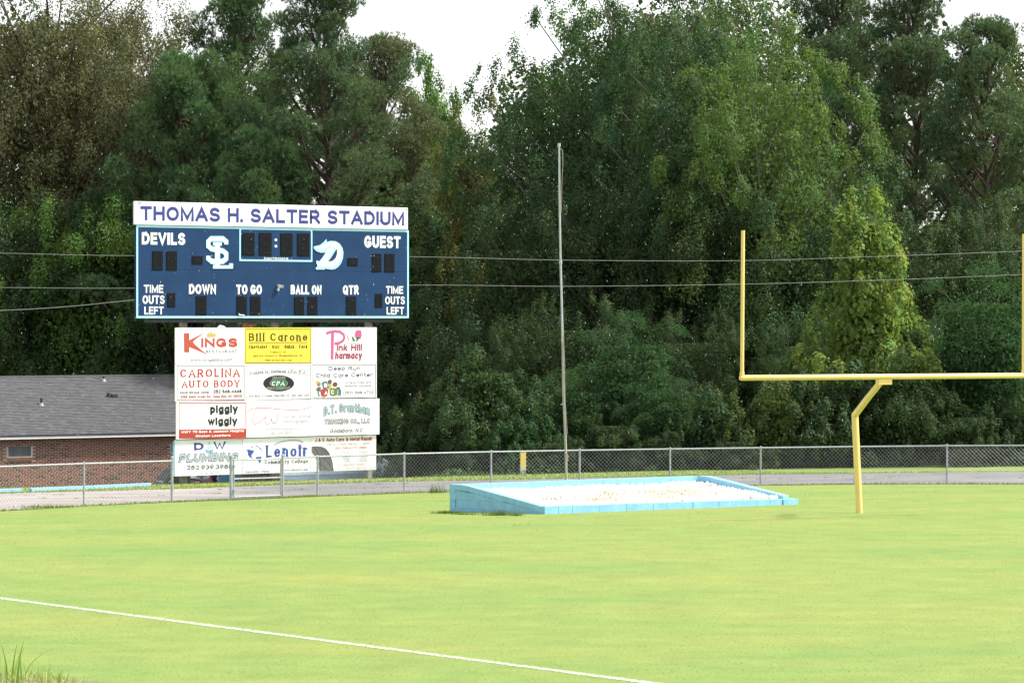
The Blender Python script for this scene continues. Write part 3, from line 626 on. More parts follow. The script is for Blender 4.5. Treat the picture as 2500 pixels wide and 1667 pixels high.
class Board:
    """things printed on a panel: local x along, z up, front towards -y"""
    def __init__(s, root, plane, t0, z0, y): s.root, s.p, s.t0, s.z0, s.y, s.n = root, plane, t0, z0, y, 0
    def layer(s): s.n += 1; return s.y - .0008 * s.n
    def loc(s, x, y): return (s.p.t(x) - s.t0, s.p.z(x, y) - s.z0)
    def text(s, fr, txt, x0, x1, yt, yb, m, bold=0.0, shear=0.0, serif=False, arch=0.0, name='lettering', slope=0.0, lay=None):
        X = lambda x: fr[0] + x / fr[2]; Y = lambda y: fr[1] + y / fr[2]
        xm = (X(x0) + X(x1)) / 2; ta, tb = s.p.t(X(x0)) - s.t0, s.p.t(X(x1)) - s.t0
        zt, zb_ = s.p.z(xm, Y(yt)) - s.z0, s.p.z(xm, Y(yb)) - s.z0
        H_ = zt - zb_; hw = .086 + bold * 1.35 + (.032 if serif else 0); V, Fc, wd = letters(txt, (tb - ta) / H_, hw, serif, lay=lay); yl = s.layer()
        xa, xb = min(v[0] for v in V), max(v[0] for v in V); o = []
        for v in V:
            f = (v[0] - xa) / (xb - xa) if not lay else v[0] * H_ / (tb - ta); z = zb_ + v[1] * H_ - arch * H_ * (2 * f - 1) ** 2 + slope * (f - .5)
            o.append((ta + f * (tb - ta) + shear * (v[1] - .5) * H_, yl - .00004 * v[2], z))
        groups = {}
        for f, w in zip(Fc, wd): groups.setdefault(w if H_ > .06 else 0, []).append(f)
        for fs in groups.values():
            idx = sorted({i for f in fs for i in f}); mp_ = {i: k for k, i in enumerate(idx)}
            b = MB(); b.v = [o[i] for i in idx]; b.f = [tuple(mp_[i] for i in f) for f in fs]; b.obj(name, m, s.root, recalc=False)
    def poly(s, fr, pts, m, name='emblem', parent=None):
        b = MB(); yl = s.layer(); b.poly([(a, yl, c) for a, c in (s.loc(fr[0] + x / fr[2], fr[1] + y / fr[2]) for x, y in pts)])
        me = b.mesh(name, m, recalc=False); bm = bmesh.new(); bm.from_mesh(me); bmesh.ops.triangulate(bm, faces=bm.faces); bm.to_mesh(me); bm.free()
        return link(bpy.data.objects.new(name, me), parent or s.root)
    def stroke(s, fr, pts, w, m, name='emblem', closed=False):
        """ribbon of even width along a path, mitred so that it never overlaps itself"""
        P = [Vector(s.loc(fr[0] + x / fr[2], fr[1] + y / fr[2])) for x, y in pts]; W = w / fr[2] / F * s.p.Y0 / 2; n = len(P); yl = s.layer(); b = MB()
        for i in range(n):
            a = P[i] - P[i - 1] if (i > 0 or closed) else P[1] - P[0]; c = P[(i + 1) % n] - P[i] if (i < n - 1 or closed) else P[i] - P[i - 1]
            a, c = a.normalized(), c.normalized(); nn = Vector((-(a + c).y, (a + c).x)).normalized(); k = W / max(.45, nn.dot(Vector((-a.y, a.x))))
            q, r_ = P[i] + nn * k, P[i] - nn * k; b.v += [(q.x, yl, q.y), (r_.x, yl, r_.y)]
        for i in range(n if closed else n - 1): j = (i + 1) % n; b.f.append((2 * i, 2 * i + 1, 2 * j + 1, 2 * j))
        return b.obj(name, m, s.root, recalc=False)
    def ellipse(s, fr, cx, cy, rx, ry, m, name='emblem', n=28):
        return s.poly(fr, [(cx + rx * math.cos(2 * math.pi * i / n), cy + ry * math.sin(2 * math.pi * i / n)) for i in range(n)], m, name)
    def rect_frame(s, fr, x0, x1, y0, y1, w, m, name='border'):
        return s.stroke(fr, [(x0, y0), (x1, y0), (x1, y1), (x0, y1)], w, m, name, True)

def ink(n, rgb): return mat('ink_' + n, tuple(c * (.9 if min(rgb) > .6 else .58) for c in rgb), .55, .04, 4, spec=.3)
WHITE = mat('sign_white', (.72, .72, .715), .5, .04, 2.5, spec=.35); SILVER = mat('sign_edge', (.42, .44, .45), .5, .1, 5)
NAVY = mat('scoreboard_navy', (.010, .038, .102), .6, .12, 1.6, spec=.15); SKYB = mat('scoreboard_trim', (.36, .68, .80), .45, .04, 3)
DIGIT = mat('dark_display', (.006, .007, .009), .7, .25, 14, spec=.1); LED = mat('unlit_lamp', (.010, .010, .012), .6, .2, 20, spec=.1)
INKBLUE = ink('royal', (.062, .075, .33)); SNOW = ink('snow', (.82, .83, .82)); BLK = ink('black', (.02, .02, .022)); GREY = ink('grey', (.17, .17, .19)); LGREY = ink('light_grey', (.42, .42, .44)); VLG = ink('faint_grey', (.58, .58, .60))
RED = ink('red', (.60, .075, .045)); ORANGE = ink('orange_red', (.68, .12, .07)); YELLOW = mat('sign_yellow', (.72, .575, .05), .5, .04, 3); GOLD = ink('gold', (.80, .58, .12)); BROWNINK = ink('brown', (.13, .085, .012)); PINK = ink('pink', (.80, .16, .36)); RASP = ink('raspberry', (.50, .06, .15))
LEAF = ink('leaf', (.04, .16, .06)); DGREEN = ink('dark_green', (.05, .10, .08)); GREEN = ink('green', (.03, .22, .11)); CREAM = ink('cream', (.62, .60, .45)); NAVYI = ink('navy', (.05, .06, .17)); COLB = ink('college_blue', (.06, .12, .46)); PALEB = ink('pale_blue', (.45, .66, .76)); MIDB = ink('mid_blue', (.30, .58, .75)); SKIN1 = ink('tan', (.45, .25, .12)); SKIN2 = ink('brown_skin', (.22, .09, .05)); TEAL = ink('teal', (.05, .22, .26)); OLIVE = ink('olive', (.20, .28, .06)); TYRE = ink('tyre_grey', (.20, .19, .20)); TREAD = ink('tread', (.07, .07, .075)); FADED = ink('faded_red', (.50, .14, .14))
PX = (0, 0, 1.0); Z1 = (310, 480, 5.058); Z2 = (660, 480, 5.058); Z3 = (410, 780, 7.648); Z4 = (660, 780, 7.65); Z5 = (410, 965, 6.97); Z6 = (660, 965, 6.969)

# ------------------------------------------------------------------ scoreboard on three posts
SP = Plane(443, 118.0, R(42))
bx0, bx1 = SP.t(333), SP.t(998); g0 = SP.w(bx0); gzb = gz(g0.x, g0.y)
sb_ = empty('scoreboard', (g0.x, g0.y, gzb), SP.phi, 'large navy football scoreboard with white banner reading THOMAS H. SALTER STADIUM', 'scoreboard')
B = Board(sb_, SP, bx0, gzb, 0)
LW = bx1 - bx0; zbot = SP.z(333, 776.6) - gzb; ztop = SP.z(333, 549.5) - gzb
MB().box(0, LW, 0, .10, zbot, zbot + (ztop - zbot) * .52 - .001).obj('lower_cabinet', NAVY, sb_, bevel=.01)
MB().box(0, LW, 0, .10, zbot + (ztop - zbot) * .52 + .001, ztop).obj('upper_cabinet', NAVY, sb_, bevel=.01)
bt0, bt1 = SP.t(325.5) - bx0, SP.t(994) - bx0; zb0 = ztop + .01; zb1 = SP.z(325.5, 491.5) - gzb
ban = MB().box(bt0, bt1, -.04, .02, zb0, zb1).obj('banner', WHITE, sb_, bevel=.012)
BB = Board(sb_, SP, bx0, gzb, -.042)
BB.text(PX, 'THOMAS H. SALTER STADIUM', 340.6, 984.6, 510.4, 544.8, INKBLUE, .022)
for tri_ in ([(331, 501.5), (347, 493.6), (338, 495)], [(985, 508), (991.5, 513.5), (992.6, 511.4)]): BB.poly(PX, tri_, GREY, 'peeled_corner')
# pale blue frame with rounded inner corners
def round_frame(bd, x0, x1, y0, y1, w, m, corners=(1, 1, 1, 1), name='trim'):
    bd.rect_frame(PX, x0 + w / 2, x1 - w / 2, y0 + w / 2, y1 - w / 2, w, m, name)
    r_ = 4.5
    for k, (cx, cy, sx, sy) in enumerate(((x0 + w, y0 + w, 1, 1), (x1 - w, y0 + w, -1, 1), (x1 - w, y1 - w, -1, -1), (x0 + w, y1 - w, 1, -1))):
        if corners[k]:
            arc = [(cx + sx * r_ * (1 - math.sin(a)), cy + sy * r_ * (1 - math.cos(a))) for a in np.linspace(0, math.pi / 2, 5)]
            bd.poly(PX, [(cx - sx * .3, cy - sy * .3)] + arc, m, 'trim_corner')
# the pixel frame follows the board's own edges
zt_px = lambda x, z: HZ + (CZ - (z + gzb)) * F / (SP.Y0 + SP.t(x) * SP.s)
def local_frame(x0, x1, za, zb_, w, name):
    b = MB(); y = B.layer(); yb = y + .003
    for (a, c, e, f) in ((x0, x1, za, za + w), (x0, x1, zb_ - w, zb_), (x0, x0 + w, za + w, zb_ - w), (x1 - w, x1, za + w, zb_ - w)): b.box(a, c, y, yb, e, f)
    b.obj(name, SKYB, sb_, recalc=False)
    r_ = .05
    for cx, cz, sx, sz in ((x0 + w, za + w, 1, 1), (x1 - w, za + w, -1, 1), (x1 - w, zb_ - w, -1, -1), (x0 + w, zb_ - w, 1, -1)):
        q = MB(); q.poly([(cx - sx * .002, y + .001, cz - sz * .002)] + [(cx + sx * r_ * (1 - math.sin(a)), y + .001, cz + sz * r_ * (1 - math.cos(a))) for a in np.linspace(0, math.pi / 2, 6)])
        q.obj('trim_corner', SKYB, sb_, recalc=False)
local_frame(0.0, LW, zbot, ztop, .062, 'outer_trim')
local_frame(SP.t(584.5) - bx0, SP.t(762.5) - bx0, SP.z(673, 638.3) - gzb, ztop - .02, .05, 'clock_trim')
def digit(x0, x1, y0, y1, small=False):
    a, z1_ = B.loc(x0, y0); c, z0_ = B.loc(x1, y1); y = -.004
    o = MB().box(a, c, y - .012, y, z0_, z1_).obj('digit', DIGIT, sb_, bevel=.006)
    w, h = c - a, z1_ - z0_; q = MB(); yy = y - .0155; i = .17 * w; th = .11 * w
    segs = [(a + i, c - i, z1_ - i * .8 - th, z1_ - i * .8), (a + i, c - i, z0_ + i * .8, z0_ + i * .8 + th), (a + i, c - i, z0_ + h / 2 - th / 2, z0_ + h / 2 + th / 2)]
    if not small: segs += [(a + i * .6, a + i * .6 + th, z0_ + i * 1.4, z0_ + h / 2 - i * .6), (a + i * .6, a + i * .6 + th, z0_ + h / 2 + i * .6, z1_ - i * 1.4), (c - i * .6 - th, c - i * .6, z0_ + i * 1.4, z0_ + h / 2 - i * .6), (c - i * .6 - th, c - i * .6, z0_ + h / 2 + i * .6, z1_ - i * 1.4)]
    for s_ in segs: q.box(s_[0], s_[1], yy, yy + .002, s_[2], s_[3])
    q.obj('segment_lamps', LED, o, recalc=False)
for a in [(371.3, 397, 613, 660), (405.5, 431.6, 613, 660.3), (590.3, 621, 568.4, 624.3), (631.7, 662.5, 568.4, 624.3), (684, 714, 569.6, 625.3), (725, 755, 570, 626), (907.5, 930.8, 619.4, 664.5), (938.4, 962.5, 619.4, 664.8), (408, 427.6, 715.3, 749.9), (478, 503.8, 722.6, 769.2), (577.3, 602.2, 723, 769.6), (610.5, 635.6, 723, 769.6), (718, 742, 724, 769), (750.4, 774.7, 724, 769), (844.5, 869, 724, 769), (915, 932.8, 716.9, 750.9)]: digit(*a)
for a in [(468, 494.5, 625, 645.7), (848.2, 873, 629.7, 649.4)]: digit(*a, True)
for txt, x0, x1, y0, y1, bo in [('DEVILS', 346.2, 452, 568, 597.6, .024), ('GUEST', 889.3, 977.7, 576.3, 605.5, .022), ('TIME', 351, 398.4, 695.5, 714.9, .01), ('OUTS', 348, 401.5, 721, 742, .01), ('LEFT', 352, 399, 748.3, 767.7, .01), ('DOWN', 461, 527, 694, 717.8, .02), ('TO GO', 576.5, 639, 695, 718.6, .02), ('BALL ON', 709.4, 784.6, 695.9, 718.8, .02), ('QTR', 836.6, 876, 696.5, 719, .02), ('TIME', 941.7, 983.8, 698.5, 717.2, .01), ('OUTS', 939.8, 987.8, 723.6, 743, .01), ('LEFT', 943.3, 985.6, 749.5, 768, .01), ('DAKTRONICS', 644.1, 703, 628.7, 634.2, .02)]:
    B.text(PX, txt, x0, x1, y0, y1, SNOW, bo)
for y in (585.8, 601.2): B.ellipse(PX, 672.9, y, 3.3, 3.3, SNOW, 'colon_dot', 14)
# SL monogram
S_ = [(1222, 592), (1222, 556), (1180, 521), (1036, 521), (1001, 556), (1001, 612), (1040, 645), (1180, 672), (1222, 705), (1222, 765), (1180, 800), (1042, 800), (1001, 766), (1001, 732)]
B.stroke(Z1, S_, 66, SKYB, 'monogram'); B.stroke(Z1, S_, 42, SNOW, 'monogram')
for grow, m_ in ((0, SKYB), (11, SNOW)):
    g_ = grow; L_ = [(1057 + g_, 560 + g_), (1168 - g_, 560 + g_), (1168 - g_, 606 - g_), (1146 - g_, 606 - g_), (1146 - g_, 848 + g_), (1258 + g_, 848 + g_), (1258 + g_, 824 + g_), (1305 - g_, 824 + g_), (1305 - g_, 890 - g_), (1057 + g_, 890 - g_), (1057 + g_, 842 + g_), (1081 + g_, 842 + g_), (1081 + g_, 606 - g_), (1057 + g_, 606 - g_)]
    B.poly(Z1, L_, m_, 'monogram')
# horned D emblem
B.poly(Z2, [(530, 618), (610, 598), (655, 562), (688, 524), (694, 562), (740, 548), (800, 552), (850, 580), (885, 630), (898, 690), (892, 760), (870, 820), (835, 868), (790, 897), (740, 901), (670, 888), (668, 901), (560, 901), (556, 880), (580, 855), (563, 820), (565, 788), (600, 800), (640, 752), (680, 690), (620, 694), (570, 677), (536, 648)], SKYB, 'horned_letter')
B.poly(Z2, [(534, 622), (612, 618), (668, 592), (740, 560), (800, 566), (846, 600), (868, 660), (868, 730), (850, 790), (812, 838), (760, 858), (690, 855), (590, 850), (572, 812), (606, 820), (665, 740), (700, 655), (770, 630), (770, 655), (706, 762), (702, 800), (762, 780), (803, 720), (806, 650), (782, 610), (740, 600), (690, 622), (640, 642), (580, 640)], SNOW, 'horned_letter')
B.poly(Z2, [(818, 642), (822, 700), (802, 760), (762, 796), (706, 806), (760, 730), (800, 665)], NAVY, 'horned_letter')
# horn loudspeaker and ring fixed to the face
hx, hz = B.loc(677, 702); HW = mat('fixture_metal', (.5, .5, .47), .5)
hn = MB(); hn.tube([(hx, -.01, hz + .05), (hx, -.08, hz + .05), (hx - .01, -.14, hz + .03)], [.03, .045, .06], 10).obj('horn', HW, sb_, True)
MB().box(hx - .03, hx + .03, -.06, -.004, hz - .1, hz - .01).obj('bracket', HW, sb_)
rx, rz = B.loc(689, 700); MB().tube([(rx + .035 * math.cos(a), -.015, rz + .035 * math.sin(a)) for a in np.linspace(0, 5.2, 9)], .011, 6).obj('ring_hook', HW, sb_, True)
tx, tz = B.loc(583, 769); MB().prism([(tx - .03, tz), (tx + .19, tz - .02), (tx + .19, tz + .01), (tx + .02, tz + .02), (tx - .02, tz + .05)], -.042, -.035).obj('torn_strip', SNOW, sb_)
# posts and cross beams
POSTM = mat('weathered_post', (.20, .185, .165), .85, .25, 5, .3); BEAM = mat('dark_beam', (.035, .037, .042), .7, .2, 4)
for px in (466, 690, 918):
    a = SP.t(px) - bx0; w0 = SP.w(a + bx0, .3); zg = gz(w0.x, w0.y) - gzb
    MB().box(a - .09, a + .09, .285, .46, zg - .5, ztop - .3).obj('support_post', POSTM, sb_, bevel=.012)
for za in (zbot - .13, zbot + 1.2): MB().box(.5, LW - .5, .105, .282, za, za + .16).obj('cross_beam', BEAM, sb_)
ja, jc = SP.t(613) - bx0, SP.t(634) - bx0; MB().box(ja, jc, .3, .45, zbot - .5, zbot - .16).obj('junction_box', mat('rust_box', (.33, .13, .06), .8, .3, 8), sb_, bevel=.01)

# ------------------------------------------------------------------ twelve sponsor signs under the scoreboard
GROUP = 'sponsor signs under the scoreboard'
rowz = [(800.2, 889.2), (890.0, 979.8), (981.3, 1072.3), (1074.3, 1162.5)]    # photo heights at the left edge
cols = [(426.5, 595.8), (595.8, 758.8), (758.8, 918.5)]
OFF = [0.0, 0.0, -.05, .03]
def sign(r_, c, label, m=WHITE, dx=(0, 0)):
    x0, x1 = cols[c][0] + dx[0], cols[c][1] + dx[1]; ta, tb = SP.t(x0) + .003, SP.t(x1) - .003
    z1_, z0_ = SP.z(426.5, rowz[r_][0]), SP.z(426.5, rowz[r_][1]); o_ = SP.w(ta)
    root = empty('sponsor_sign', (o_.x, o_.y, z0_), SP.phi, label, 'sign', GROUP); y = OFF[r_]
    MB().box(0, tb - ta, y - .03, y + .015, 0, z1_ - z0_).obj('panel', m, root, bevel=.005)
    MB().box(.45, tb - ta - .45, y + .018, .282, .1, z1_ - z0_ - .1).obj('backing_batten', SILVER, root)
    return Board(root, SP, ta, z0_, y - .0305)
s = sign(0, 0, 'white restaurant sign with a big red K and gold crown, top left')
s.poly(Z3, [(285, 252), (387, 252), (387, 388), (410, 372), (690, 232), (500, 372), (456, 415), (480, 455), (640, 590), (750, 670), (600, 602), (387, 515), (387, 612), (290, 612)], ORANGE, 'letter')
s.text(Z3, 'INGS', 610, 1285, 345, 520, ORANGE, .045); s.text(Z3, 'RESTAURANT', 693, 1280, 565, 622, GREY, 0, 0, True); s.text(Z3, 'www.kingsbbq.com', 405, 1188, 722, 775, GREY, -.004)
s.poly(Z3, [(697, 258), (728, 282), (742, 230), (768, 275), (797, 208), (825, 275), (852, 232), (872, 282), (903, 252), (882, 306), (720, 306)], GOLD, 'crown'); s.poly(Z3, [(718, 316), (876, 316), (876, 328), (718, 328)], GOLD, 'crown')
MB().tube([(1.55, 0, 1.02), (1.66, -.01, 1.1), (1.8, 0, 1.09), (1.95, .0, 1.03)], [.02, .05, .04, .01], 8).obj('torn_wrap', WHITE, s.root, True)
s = sign(0, 1, 'yellow car dealer sign with dark brown lettering reading Bill Carone', YELLOW)
s.rect_frame(PX, 598.6, 756, 803, 886, 1.6, BROWNINK); s.text(PX, 'Bill Carone', 606, 749, 812.3, 833, BROWNINK, .0, 0, True); s.stroke(PX, [(606, 836.4), (749, 836)], 1.5, BROWNINK, 'underline')
s.text(PX, 'Chevrolet - GMC - Buick - Ford', 605.5, 749, 841.5, 850.6, BROWNINK, 0, 0, True); s.text(PX, 'Wallace, NC', 657.5, 697.6, 857, 861.5, BROWNINK, 0, 0, True); s.text(PX, 'and Pre-Owned of Elizabethtown, NC', 617, 737, 865.6, 870.2, BROWNINK, 0, 0, True); s.text(PX, 'BillCaroneCars.com', 646.5, 710, 876.6, 881, BROWNINK, 0, 0, True)
s = sign(0, 2, 'white pharmacy sign with tall pink letter P and a pink rose')
for p_ in ([(1372, 402), (1675, 400), (1665, 436), (1385, 438)], [(1400, 440), (1395, 690), (1360, 745), (1375, 774), (1660, 774), (1690, 745), (1645, 690), (1640, 440)]): s.stroke(Z4, p_, 7, LGREY, 'mortar', True)
s.stroke(Z4, [(1410, 270), (1425, 320), (1460, 390)], 22, LGREY, 'pestle')
s.stroke(Z4, [(1150, 235), (1140, 745)], 72, PINK, 'letter'); s.stroke(Z4, [(1030, 262), (1080, 240), (1180, 218), (1290, 228), (1355, 280), (1370, 340), (1340, 400), (1270, 438), (1185, 450)], 54, PINK, 'letter')
s.text(Z4, 'ink Hill', 1230, 1700, 455, 585, RASP, .02, .1); s.text(Z4, 'harmacy', 1200, 1705, 600, 735, RASP, .02, .1)
s.poly(Z4, [(1590, 205), (1630, 195), (1685, 205), (1690, 260), (1697, 290), (1680, 340), (1640, 352), (1590, 320), (1563, 285), (1575, 240)], PINK, 'rose'); s.poly(Z4, [(1535, 300), (1580, 335), (1640, 330), (1690, 360), (1640, 355), (1610, 400), (1592, 400), (1600, 350)], LEAF, 'rose_leaf'); s.poly(Z4, [(1505, 305), (1545, 340), (1572, 400), (1530, 395)], LEAF, 'rose_leaf')
s = sign(1, 0, 'white auto body sign in red serif capitals inside a black border')
s.rect_frame(Z3, 160, 1408, 860, 1500, 13, BLK); s.text(Z3, 'CAROLINA', 215, 1350, 915, 1080, RED, .004, 0, True); s.text(Z3, 'AUTO BODY', 230, 1345, 1130, 1270, RED, .004, 0, True)
s.text(Z3, 'Kevin Stroud, owner', 213, 768, 1335, 1380, BLK, .012); s.text(Z3, '252 568-4468', 830, 1362, 1308, 1370, BLK, .02); s.text(Z3, '2058 Smith Grady Rd.  Deep Run, NC 28525', 215, 1370, 1408, 1458, RED, .012)
s = sign(1, 1, 'white accountant sign with black and green oval marked CPA')
s.rect_frame(PX, 599.3, 756.5, 891.8, 972.6, 1.4, DGREEN); 
top_ = [(x, 905.5 - 6.5 * (1 - ((x - 678) / 74) ** 2)) for x in np.linspace(606, 750, 14)]; bot_ = [(x, y + 10.5) for x, y in top_[::-1]]
s.stroke(PX, top_ + bot_, .9, GREY, 'ribbon', True); s.text(PX, 'Connie H. Hullman CPA, P.A.', 609, 747, 902.2, 909.6, GREY, 0, 0, True, .5)
s.ellipse(PX, 678.7, 935.5, 38, 20, DGREEN, 'oval'); s.ellipse(PX, 678.7, 935.5, 36.6, 18.8, BLK, 'oval'); s.ellipse(PX, 678.7, 935.5, 22, 10.8, CREAM, 'oval'); s.ellipse(PX, 678.7, 935.5, 21, 10, GREEN, 'oval')
s.text(PX, 'CPA', 662, 694.5, 930, 941.2, SNOW, 0, .25, True); s.text(PX, 'CERTIFIED', 662, 695.5, 919, 923.6, CREAM, .01, 0, False, .35); s.text(PX, 'PUBLIC ACCOUNTANT', 651, 706.5, 946.5, 951.5, CREAM, .01, 0, False, -.7)
s.text(PX, '6161 Hwy. 11 South, Pink Hill, NC  252-568-2128', 605, 752.5, 962.5, 968, GREY, 0, 0, True)
s = sign(1, 2, 'white child care sign with alphabet blocks and a black border')
s.rect_frame(PX, 762.6, 915.2, 890, 971, 1.8, BLK); s.text(Z4, 'Deep Run', 1075, 1665, 872, 948, NAVYI, .004); s.text(Z4, 'Child Care Center', 835, 1900, 996, 1074, NAVYI, .004)
s.text(Z4, 'Where Kids are', 1380, 1870, 1153, 1190, GREY); s.text(Z4, 'special people!', 1380, 1875, 1213, 1250, GREY); s.text(Z4, '(252) 568-4723', 1347, 1915, 1332, 1385, GREY, .004)
s.poly(Z4, [(835, 1310), (870, 1262), (930, 1255), (925, 1335), (880, 1345)], GREY, 'child_picture'); s.poly(Z4, [(865, 1350), (885, 1345), (912, 1435), (890, 1435)], LEAF, 'child_picture'); s.ellipse(Z4, 893, 1205, 36, 38, SKIN1, 'child_picture', 14); s.poly(Z4, [(830, 1145), (868, 1142), (915, 1160), (930, 1185), (880, 1185), (860, 1215), (850, 1170)], GOLD, 'child_picture')
s.poly(Z4, [(1240, 1260), (1275, 1255), (1308, 1330), (1305, 1400), (1250, 1405), (1262, 1330)], TEAL, 'child_picture'); s.poly(Z4, [(1065, 1290), (1080, 1215), (1125, 1205), (1140, 1285)], GOLD, 'child_picture'); s.ellipse(Z4, 1098, 1162, 38, 42, SKIN2, 'child_picture', 14); s.ellipse(Z4, 1195, 1208, 46, 42, SKIN2, 'child_picture', 14); s.poly(Z4, [(1225, 1410), (1255, 1385), (1306, 1400), (1308, 1418)], SKIN1, 'child_picture'); s.poly(Z4, [(1165, 1340), (1230, 1255), (1250, 1275), (1185, 1345)], SKIN2, 'child_picture')
s.poly(Z4, [(945, 1170), (1035, 1145), (1078, 1265), (985, 1300)], TEAL, 'toy_block'); s.text(Z4, 'B', 985, 1048, 1190, 1262, SNOW, .03); s.poly(Z4, [(928, 1305), (990, 1288), (1068, 1300), (1060, 1415), (990, 1440), (935, 1415)], RED, 'toy_block'); s.text(Z4, 'A', 990, 1055, 1335, 1405, SNOW, .02); s.poly(Z4, [(1095, 1300), (1160, 1275), (1240, 1290), (1235, 1395), (1180, 1422), (1105, 1410)], OLIVE, 'toy_block'); s.text(Z4, 'C', 1115, 1170, 1315, 1390, SNOW, .02)
s = sign(2, 0, 'white grocery sign with red border and bold black lower case words', WHITE, (0, 1.5))
s.rect_frame(PX, 433.3, 596.2, 983.3, 1069.2, 2.2, RED); s.poly(PX, [(434, 1048.5), (595.8, 1046.2), (595.8, 1067.6), (434, 1070.2)], RED, 'band')
s.text(PX, 'piggly', 509, 577, 987.5, 1008, BLK, .04); s.text(PX, 'wiggly', 503, 575.7, 1017.3, 1037, BLK, .04); s.text(PX, 'HWY 70 East & Jackson Heights', 439.4, 591.5, 1049.8, 1055.4, SNOW, .035); s.text(PX, 'Kinston Locations', 473.6, 558.5, 1060.2, 1065.6, SNOW, .035)
s = sign(2, 1, 'white photography sign with thin red script initials', WHITE, (1.5, 1.5))
def zz(l5, l6=()): return [(410 + x / 6.97, 965 + y / 6.97) for x, y in l5] + [(660 + x / 6.969, 965 + y / 6.969) for x, y in l6]
s.stroke(PX, zz([(1322, 300), (1332, 262), (1360, 240), (1420, 224), (1550, 212), (1700, 216)], [(30, 226), (200, 242), (380, 250), (540, 236), (665, 195)]), .1 + 1.5, FADED, 'script'); s.stroke(PX, zz([(1495, 170), (1440, 290), (1405, 400), (1420, 468), (1450, 488), (1540, 450), (1632, 370)]), .1 + 1.4, FADED, 'script'); s.stroke(PX, zz([(1640, 340), (1618, 430), (1645, 482), (1690, 478), (1730, 420), (1750, 350), (1738, 430), (1760, 472), (1800, 468), (1832, 400), (1838, 322), (1868, 325)]), .1 + 1.4, FADED, 'script')
s.text(Z6, 'turner-white', 175, 660, 328, 380, VLG); s.text(Z6, 'photography', 195, 635, 412, 462, VLG); s.text(PX, 'turnerwhitephotography.com', 633.8, 731.7, 1044, 1048.6, VLG); s.text(PX, '252-314-0027', 656, 710, 1053, 1060, VLG)
s = sign(2, 2, 'white trucking sign with arched pale blue and orange lettering', WHITE, (1.5, 4))
s.text(Z6, 'D.T. Grantham', 876, 1670, 128, 285, GREY, .045, 0, False, .42, lay=.13); s.text(Z6, 'D.T. Grantham', 876, 1670, 128, 285, PALEB, -.005, 0, False, .42, lay=.13)
s.text(Z6, 'TRUCKING CO., LLC', 893, 1665, 397, 484, GREY, .06, lay=.13); s.text(Z6, 'TRUCKING CO., LLC', 893, 1665, 397, 484, WHITE, -.035, lay=.13)
s.text(Z6, 'Goldsboro, N.C.', 990, 1560, 560, 628, GREY, .012, .35)
s = sign(3, 0, 'white plumbing sign with navy letters and a pale blue water drop', mat('sign_white_blue', (.66, .69, .715), .5, .05, 2), (0, -4.3))
s.text(Z5, 'D', 443, 610, 795, 940, INKBLUE, .045, 0, True); s.text(Z5, 'W', 765, 995, 785, 930, INKBLUE, .03, 0, True)
s.poly(Z5, [(702, 780), (730, 850), (765, 900), (772, 940), (755, 975), (705, 992), (655, 978), (636, 940), (645, 900), (680, 850)], MIDB, 'water_drop'); s.text(Z5, '&', 655, 760, 830, 930, SNOW)
s.text(Z5, 'PLUMBING', 192, 1198, 985, 1122, GREY, .075, .25, lay=.15); s.text(Z5, 'PLUMBING', 192, 1198, 985, 1122, ink('plumbing_fill', (.60, .72, .80)), .012, .25, lay=.15)
for y_ in ((960, 930), (1155, 1125)): s.stroke(Z5, [(170, y_[0]), (1225, y_[1])], 3, PALEB, 'rule_line')
s.text(PX, '252.939.3988', 455, 567, 1134.3, 1144.5, GREY, .008); s.text(Z5, 'Lic # 18791', 525, 880, 1300, 1335, PALEB)
MB().box(-.05, -.012, .0, .05, .02, 1.02).obj('edge_strip', MIDB, s.root)
s = sign(3, 1, 'white college sign with a blue globe and blue serif name', WHITE, (-3.5, 0))
s.ellipse(Z5, 1462, 1010, 150, 160, LGREY, 'globe'); s.ellipse(Z5, 1462, 1010, 146, 156, WHITE, 'globe')
for p_ in ([(1328, 932), (1395, 912), (1405, 930), (1465, 930), (1455, 975), (1425, 1010), (1420, 1045), (1448, 1066), (1440, 1072), (1398, 1060), (1362, 1015), (1352, 950)], [(1415, 880), (1440, 870), (1455, 885), (1430, 895)], [(1480, 850), (1530, 862), (1580, 900), (1612, 955), (1570, 915), (1540, 880), (1500, 868)], [(1488, 1048), (1592, 1038), (1588, 1085), (1540, 1078), (1495, 1078)], [(1538, 1100), (1585, 1105), (1575, 1140), (1545, 1150)]): s.poly(Z5, p_, COLB, 'globe_land')
s.text(PX, 'Lenoir', 646.7, 751, 1085, 1116, COLB, -.002, 0, True); s.text(PX, 'Community College', 646, 752, 1121.3, 1130.6, GREY, -.004, 0, True); s.stroke(Z6, [(55, 842), (130, 805), (220, 778), (330, 760), (430, 758), (510, 772), (560, 805)], 16, ink('swoosh', (.42, .50, .70)), 'swoosh'); s.text(PX, 'Education Online', 599.4, 656.8, 1148, 1153, COLB, 0, .25); s.text(PX, 'www.lenoircc.edu', 694, 752.6, 1143.4, 1148.6, COLB, 0, .25)
s = sign(3, 2, 'white auto care sign with a large grey tyre and red heading', WHITE, (0.5, 0))
s.poly(Z6, [(702, 868), (790, 860), (880, 872), (950, 905), (1010, 985), (1055, 1110), (1080, 1285), (830, 1290), (810, 1170), (770, 1060), (702, 965)], TYRE, 'tyre_picture')
